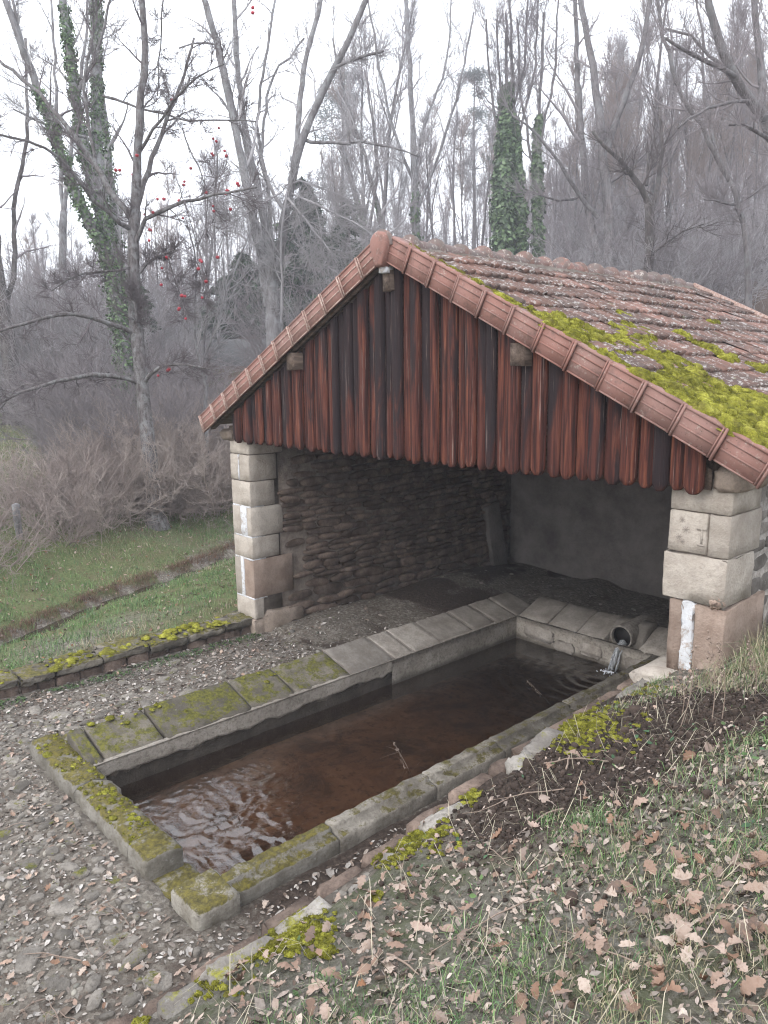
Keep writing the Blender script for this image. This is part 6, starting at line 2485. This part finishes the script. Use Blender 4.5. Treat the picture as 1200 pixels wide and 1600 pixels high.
def pine(name, label, px, d, ytop, halfpx, seed, cols, gap, n, size, *_):
    b = PX(px, 600, d)
    gz = Hs(b[0], b[1])
    Ht = PX(px, ytop, d)[2] - gz
    Rm = halfpx * d / FPX
    r = np.random.default_rng(seed)
    root = empty(name, (b[0], b[1], gz - 0.3))
    tm = MB()
    tr_ = path((0, 0, 0), (0, 0, 1), Ht, 12, 0.02, 0.05)
    tube_into(tm, tr_, np.linspace(0.2, 0.03, 13), 7)
    tm.build('trunk', B_GREY, root)
    bm_, nm = MB(), MB()
    for k in range(26):
        f = gap + (1 - gap) * r.uniform(0, 1) ** 0.8
        st = tr_[min(12, int(f * 12))]
        az = r.uniform(0, 6.28)
        L = Rm * r.uniform(0.25, 1.0) * (1.15 - 0.75 * ((f - gap) / (1 - gap)))
        tip = st + np.array([math.cos(az) * L, math.sin(az) * L, r.uniform(0.0, 0.5) * L])
        tube_into(bm_, [st, (st + tip) / 2, tip], [0.05, 0.035, 0.015], 3, cap=False)
        m_ = int(n / 26 * r.uniform(0.5, 1.4))
        cr = Rm * r.uniform(0.16, 0.34)
        c = tip + r.normal(0, 1, (m_, 3)) * np.array([cr, cr, cr * 0.55])
        D1 = r.normal(0, 1, (m_, 3)) + np.array([0, 0, 0.5])
        D1 /= np.linalg.norm(D1, axis=1, keepdims=True)
        b_ = np.cross(D1, r.normal(size=(m_, 3)))
        b_ /= np.linalg.norm(b_, axis=1, keepdims=True)
        s_ = r.uniform(0.5, 1.3, (m_, 1)) * size * 0.6
        V = np.stack([c - D1 * s_, c + b_ * s_ * .12, c + D1 * s_, c - b_ * s_ * .12], 1).reshape(-1, 3)
        nm.addarr(V, np.arange(m_)[:, None] * 4 + np.array([[0, 1, 2, 3]]), np.repeat(np.array(cols)[r.integers(0, len(cols), m_)] * r.uniform(.7, 1.3, (m_, 1)), 4, 0))
    nm.build('crown', NEED, root, smooth=False, color=True)
    bm_.build('boughs', B_GREY, root)['kind'] = 'stuff'
    return tag(root, label, 'tree')


GRN = [(0.02, 0.045, 0.022), (0.032, 0.065, 0.03), (0.025, 0.05, 0.03), (0.05, 0.08, 0.04)]
conifer('spruce_tree', 'dark green spruce standing behind the fork of the grey tree', 482, 36, 290, 80, 1, GRN, 0.0, 36000, 0.17)
conifer('spruce_tree', 'second dark spruce close to the left slope of the roof', 548, 34, 320, 50, 2, GRN, 0.0, 9000, 0.17)
conifer('yew_tree', 'low dark evergreen between the apple tree and the grey tree', 388, 37, 400, 66, 3, [(0.025, 0.045, 0.02), (0.04, 0.065, 0.03), (0.03, 0.05, 0.03)], 0.0, 26000, 0.16, 0.05)
conifer('holly_tree', 'narrow evergreen seen behind the trunk of the apple tree', 228, 27, 440, 36, 4, [(0.03, 0.055, 0.03), (0.045, 0.07, 0.04)], 0.0, 6500, 0.1, 0.05)
PIN = [(0.1, 0.12, 0.11), (0.13, 0.145, 0.13), (0.15, 0.165, 0.16)]  # needles paled towards grey, distance haze put into their colour
pine('pine_tree', 'hazy grey-green pine rising behind the stems left of the ridge cap', 545, 62, 120, 45, 5, PIN, 0.42, 7000, 0.34, -0.25, 0.3, 0.3)
pine('pine_tree', 'hazy far pine with ragged top left of the three ivy trees', 738, 66, 125, 34, 6, PIN, 0.45, 5200, 0.36, -0.25, 0.3, 0.3)
#conifer('pine_tree', 'far grey pine behind the limbs of the grey tree', 325, 60, 190, 46, 7, PIN, 0.45, 4500, 0.34, -0.25, 0.25)
pine('pine_tree', 'far pine at the top of the wood near the right edge', 1130, 70, 110, 45, 8, PIN, 0.5, 6000, 0.36, -0.25, 0.3, 0.3)

# ---------------------------------------------------------------- woodland protos


def wood_tree(seed, Ht, r0, forks, bm_, tm_, up=0.12, n1=11, tl=(0.5, 1.5), crown0=0.35, tr=0.015):
    root = empty('woodland_tree')
    tm, cm = MB(), MB()
    trunk = path((0, 0, -0.5), (rt.normal(0, .04), rt.normal(0, .04), 1), Ht, 12, 0.035, 0.06)
    rr_ = np.linspace(r0, r0 * 0.18, 13)
    rr_[0] *= 1.35
    tube_into(tm, trunk, rr_, 8)
    L1 = []
    for k in range(forks):
        i = rt.integers(3, 7)
        pp = path(trunk[i], side_dir(np.array([0, 0, 1.0]), 0.4), Ht * rt.uniform(0.4, 0.6), 8, 0.05, 0.12)
        rq = np.linspace(rr_[i] * 0.65, 0.02, 9)
        tube_into(tm, pp, rq, 6)
        L1.append((pp, rq))
    L1 += sprout(cm, trunk, rr_, n1, lambda f: 0.30 * (1.15 - f), 0.65, 0.1, up, 5, f0=crown0)
    L2 = []
    for q in L1:
        L2 += sprout(cm, q[0], q[1], 6, lambda f: 0.45 * (1.2 - f), 0.65, 0.12, up, 3, f0=0.1)
    twigs(cm, L1 + L2, 6, tl[0], tl[1], tr, up=0.45, second=3)
    tm.build('trunk', bm_, root)
    cm.build('crown', tm_, root)
    return root


protos = [wood_tree(1, 15, 0.15, 1, B_GREY, T_GREY), wood_tree(2, 17, 0.18, 2, B_DARK, T_GREY), wood_tree(3, 13, 0.11, 0, B_GREY, T_PALE),
          wood_tree(4, 16, 0.14, 1, B_GREY, T_BROWN), wood_tree(5, 12, 0.10, 2, B_GREY, T_BROWN), wood_tree(6, 18, 0.18, 1, B_GREY, T_GREY)]
GLAB = 'bare slender tree among many alike in the hazy wood on the hillside'
# (photo x range, distance range, count)
zones = [((900, 1260), (30, 44), 12), ((870, 1280), (44, 70), 42), ((760, 870), (46, 70), 6), ((740, 1300), (70, 100), 40), ((520, 760), (38, 60), 9), ((480, 780), (60, 100), 12), ((230, 520), (38, 58), 8), ((-60, 260), (34, 60), 8), ((-80, 520), (60, 100), 12)]
tcount = 0
first = [True] * len(protos)
for (pxr, dr, n) in zones:
    for k in range(n):
        px = pxr[0] + (pxr[1] - pxr[0]) * (k + rt.uniform(0, 1)) / n
        d = rt.uniform(*dr)
        b = PX(px, 560, d)
        pi_ = int(rt.integers(0, len(protos)))
        o = protos[pi_] if first[pi_] else copy_tree(protos[pi_])
        first[pi_] = False
        o.location = (b[0], b[1], Hs(b[0], b[1]) - 0.15)
        o.rotation_euler = (rt.normal(0, .03), rt.normal(0, .03), rt.uniform(0, 6.28))
        s_ = rt.uniform(0.6, 1.0) * (0.85 if px < 700 else 0.92)
        if px < 520:
            s_ *= 0.72
        o.scale = (s_, s_, s_ * rt.uniform(0.9, 1.15))
        tag(o, GLAB, 'tree', 'bare trees of the hillside wood')
        tcount += 1
print('wood trees', tcount)

# uncountable far wood: thin stems and twig haze on the hill
mb = MB()
N = 2300
px = rt.uniform(-120, 1330, N)
d = rt.uniform(75, 150, N)
q = np.array([RAY(a, 560) for a in px])
P = CAM_POS + q * d[:, None]
P[:, 2] = H(P[:, 0], P[:, 1]) - 0.2
keep = (px > 800) | (rt.uniform(0, 1, N) < 0.25)
P = P[keep]
n = len(P)
hh = rt.uniform(7, 14, n)
D = np.stack([rt.normal(0, .05, n), rt.normal(0, .05, n), np.ones(n)], 1)
twigs_into(mb, P, D, hh, rt.uniform(0.05, 0.13, n), rt.normal(0, 0.03, (n, 3)))
rep = 26
f = rt.uniform(0.25, 0.98, (n, rep))
P2 = (P[:, None] + D[:, None] * (hh[:, None] * f)[..., None]).reshape(-1, 3)
D2 = rt.normal(0, 0.6, (n * rep, 3)) + np.array([0, 0, 0.7])
L2 = (rt.uniform(0.8, 3.0, (n, rep)) * (1.2 - f)).reshape(-1) + 0.4
twigs_into(mb, P2, D2, L2, np.full(n * rep, 0.022), rt.normal(0, 0.1, (n * rep, 3)))
tag(mb.build('far_wood', T_GREY), 'hazy mass of bare stems covering the hill behind', 'wood', kind='stuff')

# ---------------------------------------------------------------- thickets


def thicket(n_st, Ht, spread, arch, tm_, tr=0.006, per=7, seed=0):
    root = MB()
    L1 = []
    for k in range(n_st):
        a = rt.uniform(0, 6.28)
        r_ = abs(rt.normal(0, spread * 0.45))
        p0 = (r_ * math.cos(a), r_ * math.sin(a), -0.05)
        dr = np.array([math.cos(a) * arch * rt.uniform(.2, 1.2) + rt.normal(0, .2), math.sin(a) * arch * rt.uniform(.2, 1.2) + rt.normal(0, .2), 1])
        L = Ht * rt.uniform(0.55, 1.3)
        pp = path(p0, dr, L, 7, 0.13, -0.05 * arch)
        rr_ = np.linspace(tr * 1.5, tr * 0.5, 8)
        tube_into(root, pp, rr_, 3, cap=False)
        L1.append((pp, rr_))
    L2 = []
    for q in L1:
        L2 += sprout(root, q[0], q[1], 4, lambda f: 0.32, 0.8, 0.15, 0.02, 3, f0=0.15)
    twigs(root, L1 + L2, per, 0.15 * Ht / 2, 0.45 * Ht / 2, tr * 0.5, up=0.15, second=2)
    return root


tp = []
for k, (ns, h_, sp, ar, tm_, tr_) in enumerate(((34, 1.5, 0.9, 0.9, T_BRIAR, 0.009), (40, 1.2, 1.0, 1.2, T_BROWN, 0.009), (30, 2.2, 0.8, 0.5, T_GREY, 0.010), (36, 3.2, 1.1, 0.5, T_PALE, 0.014), (30, 4.2, 1.3, 0.45, T_GREY, 0.015))):
    me = thicket(ns, h_, sp, ar, tm_, tr_).mesh('bush')
    me.materials.append(tm_)
    tp.append(me)


def put_bush(kind, px, py, s_, lab, grp, d=None):
    if d is None:
        b, _ = hit(px, py, 0, 70)
    else:
        b = PX(px, 700, d)
    o = link('bush', tp[kind])
    o.location = (b[0], b[1], Hs(b[0], b[1]))
    o.rotation_euler = (0, 0, rt.uniform(0, 6.28))
    o.scale = (s_ * rt.uniform(.9, 1.2), s_ * rt.uniform(.9, 1.2), s_ * rt.uniform(.85, 1.15))
    tag(o, lab, 'bush', grp)


BL = 'low brown bramble bush in the tangled bank behind the ditch'
for k in range(44):
    px = rt.uniform(-30, 350)
    py = np.interp(px, [-30, 0, 120, 240, 350], [885, 875, 850, 790, 765]) - rt.uniform(0, 85)
    if abs(px - 31) < 32 and py > 800:
        continue
    put_bush(int(rt.integers(0, 2)), px, py, rt.uniform(0.55, 0.95), BL, 'brambles behind the ditch')
for k in range(40):
    px = rt.uniform(215, 365)
    put_bush(int(rt.integers(0, 2)), px, rt.uniform(700, 805), rt.uniform(0.8, 1.1), BL, 'brambles behind the ditch')
BL = 'taller leafless shrub in the grey-brown thicket left of the wash house'
for k in range(40):
    px = rt.uniform(100, 312)
    py = rt.uniform(640, 760)
    put_bush(2, px, py, rt.uniform(0.7, 1.1), BL, 'shrubs of the thicket')
BL = 'high pale-twigged bush at the foot of the wood on the left'
for k in range(46):
    px = rt.uniform(-40, 400)
    if px > 305:
        px -= 250
    put_bush(3 if rt.uniform() < .5 else 4, px, 0, rt.uniform(0.7, 1.1), BL, 'high bushes along the foot of the wood', rt.uniform(24, 42))
BL = 'leafless bush of the undergrowth behind the wash house roof'
for k in range(46):
    px = rt.uniform(430, 1260)
    if 735 < px < 875:
        px += 180
    put_bush(3 if rt.uniform() < .5 else 4, px, 0, rt.uniform(0.7, 1.15), BL, 'undergrowth bushes behind the roof', rt.uniform(24, 62))

for k in range(14):
    px = rt.uniform(1040, 1260)
    put_bush(3 if rt.uniform() < .5 else 4, px, rt.uniform(400, 450), rt.uniform(0.4, 0.7), BL, 'undergrowth bushes behind the roof')

# fence post in the brambles
mb = block_mb((-0.05, -0.05, -0.3), (0.05, 0.05, 0.62), (2, 2, 6), 0.008, 0.015, 5)
b, _ = hit(31, 842, 0, 40)
o = mb.build('fence_post', B_PALE, None, loc=(b[0], b[1], Hs(b[0], b[1])))
o.rotation_euler = (0.05, 0.04, 0.3)
tag(o, 'grey weathered wooden fence post standing in the brambles at the left', 'fence post')

# ---------------------------------------------------------------- air
HZ = bpy.data.materials.new('haze')
HZ.use_nodes = True
HZ.node_tree.nodes.clear()
pv = HZ.node_tree.nodes.new('ShaderNodeVolumePrincipled')
pv.inputs['Color'].default_value = (0.9, 0.92, 1.0, 1)
pv.inputs['Density'].default_value = 0.0023
pv.inputs['Anisotropy'].default_value = 0.0
ho = HZ.node_tree.nodes.new('ShaderNodeOutputMaterial')
HZ.node_tree.links.new(pv.outputs[0], ho.inputs['Volume'])
zmin = float(GZ.min()) - 1.0
zmax = max(60.0, float(GZ.max()) + 25)
mb = MB()
mb.box((-200, -50, zmin), (130, 200, zmax))
hz = mb.build('haze', HZ, smooth=False)
tag(hz, 'pale winter haze hanging in the air over the whole valley', 'haze', kind='stuff')
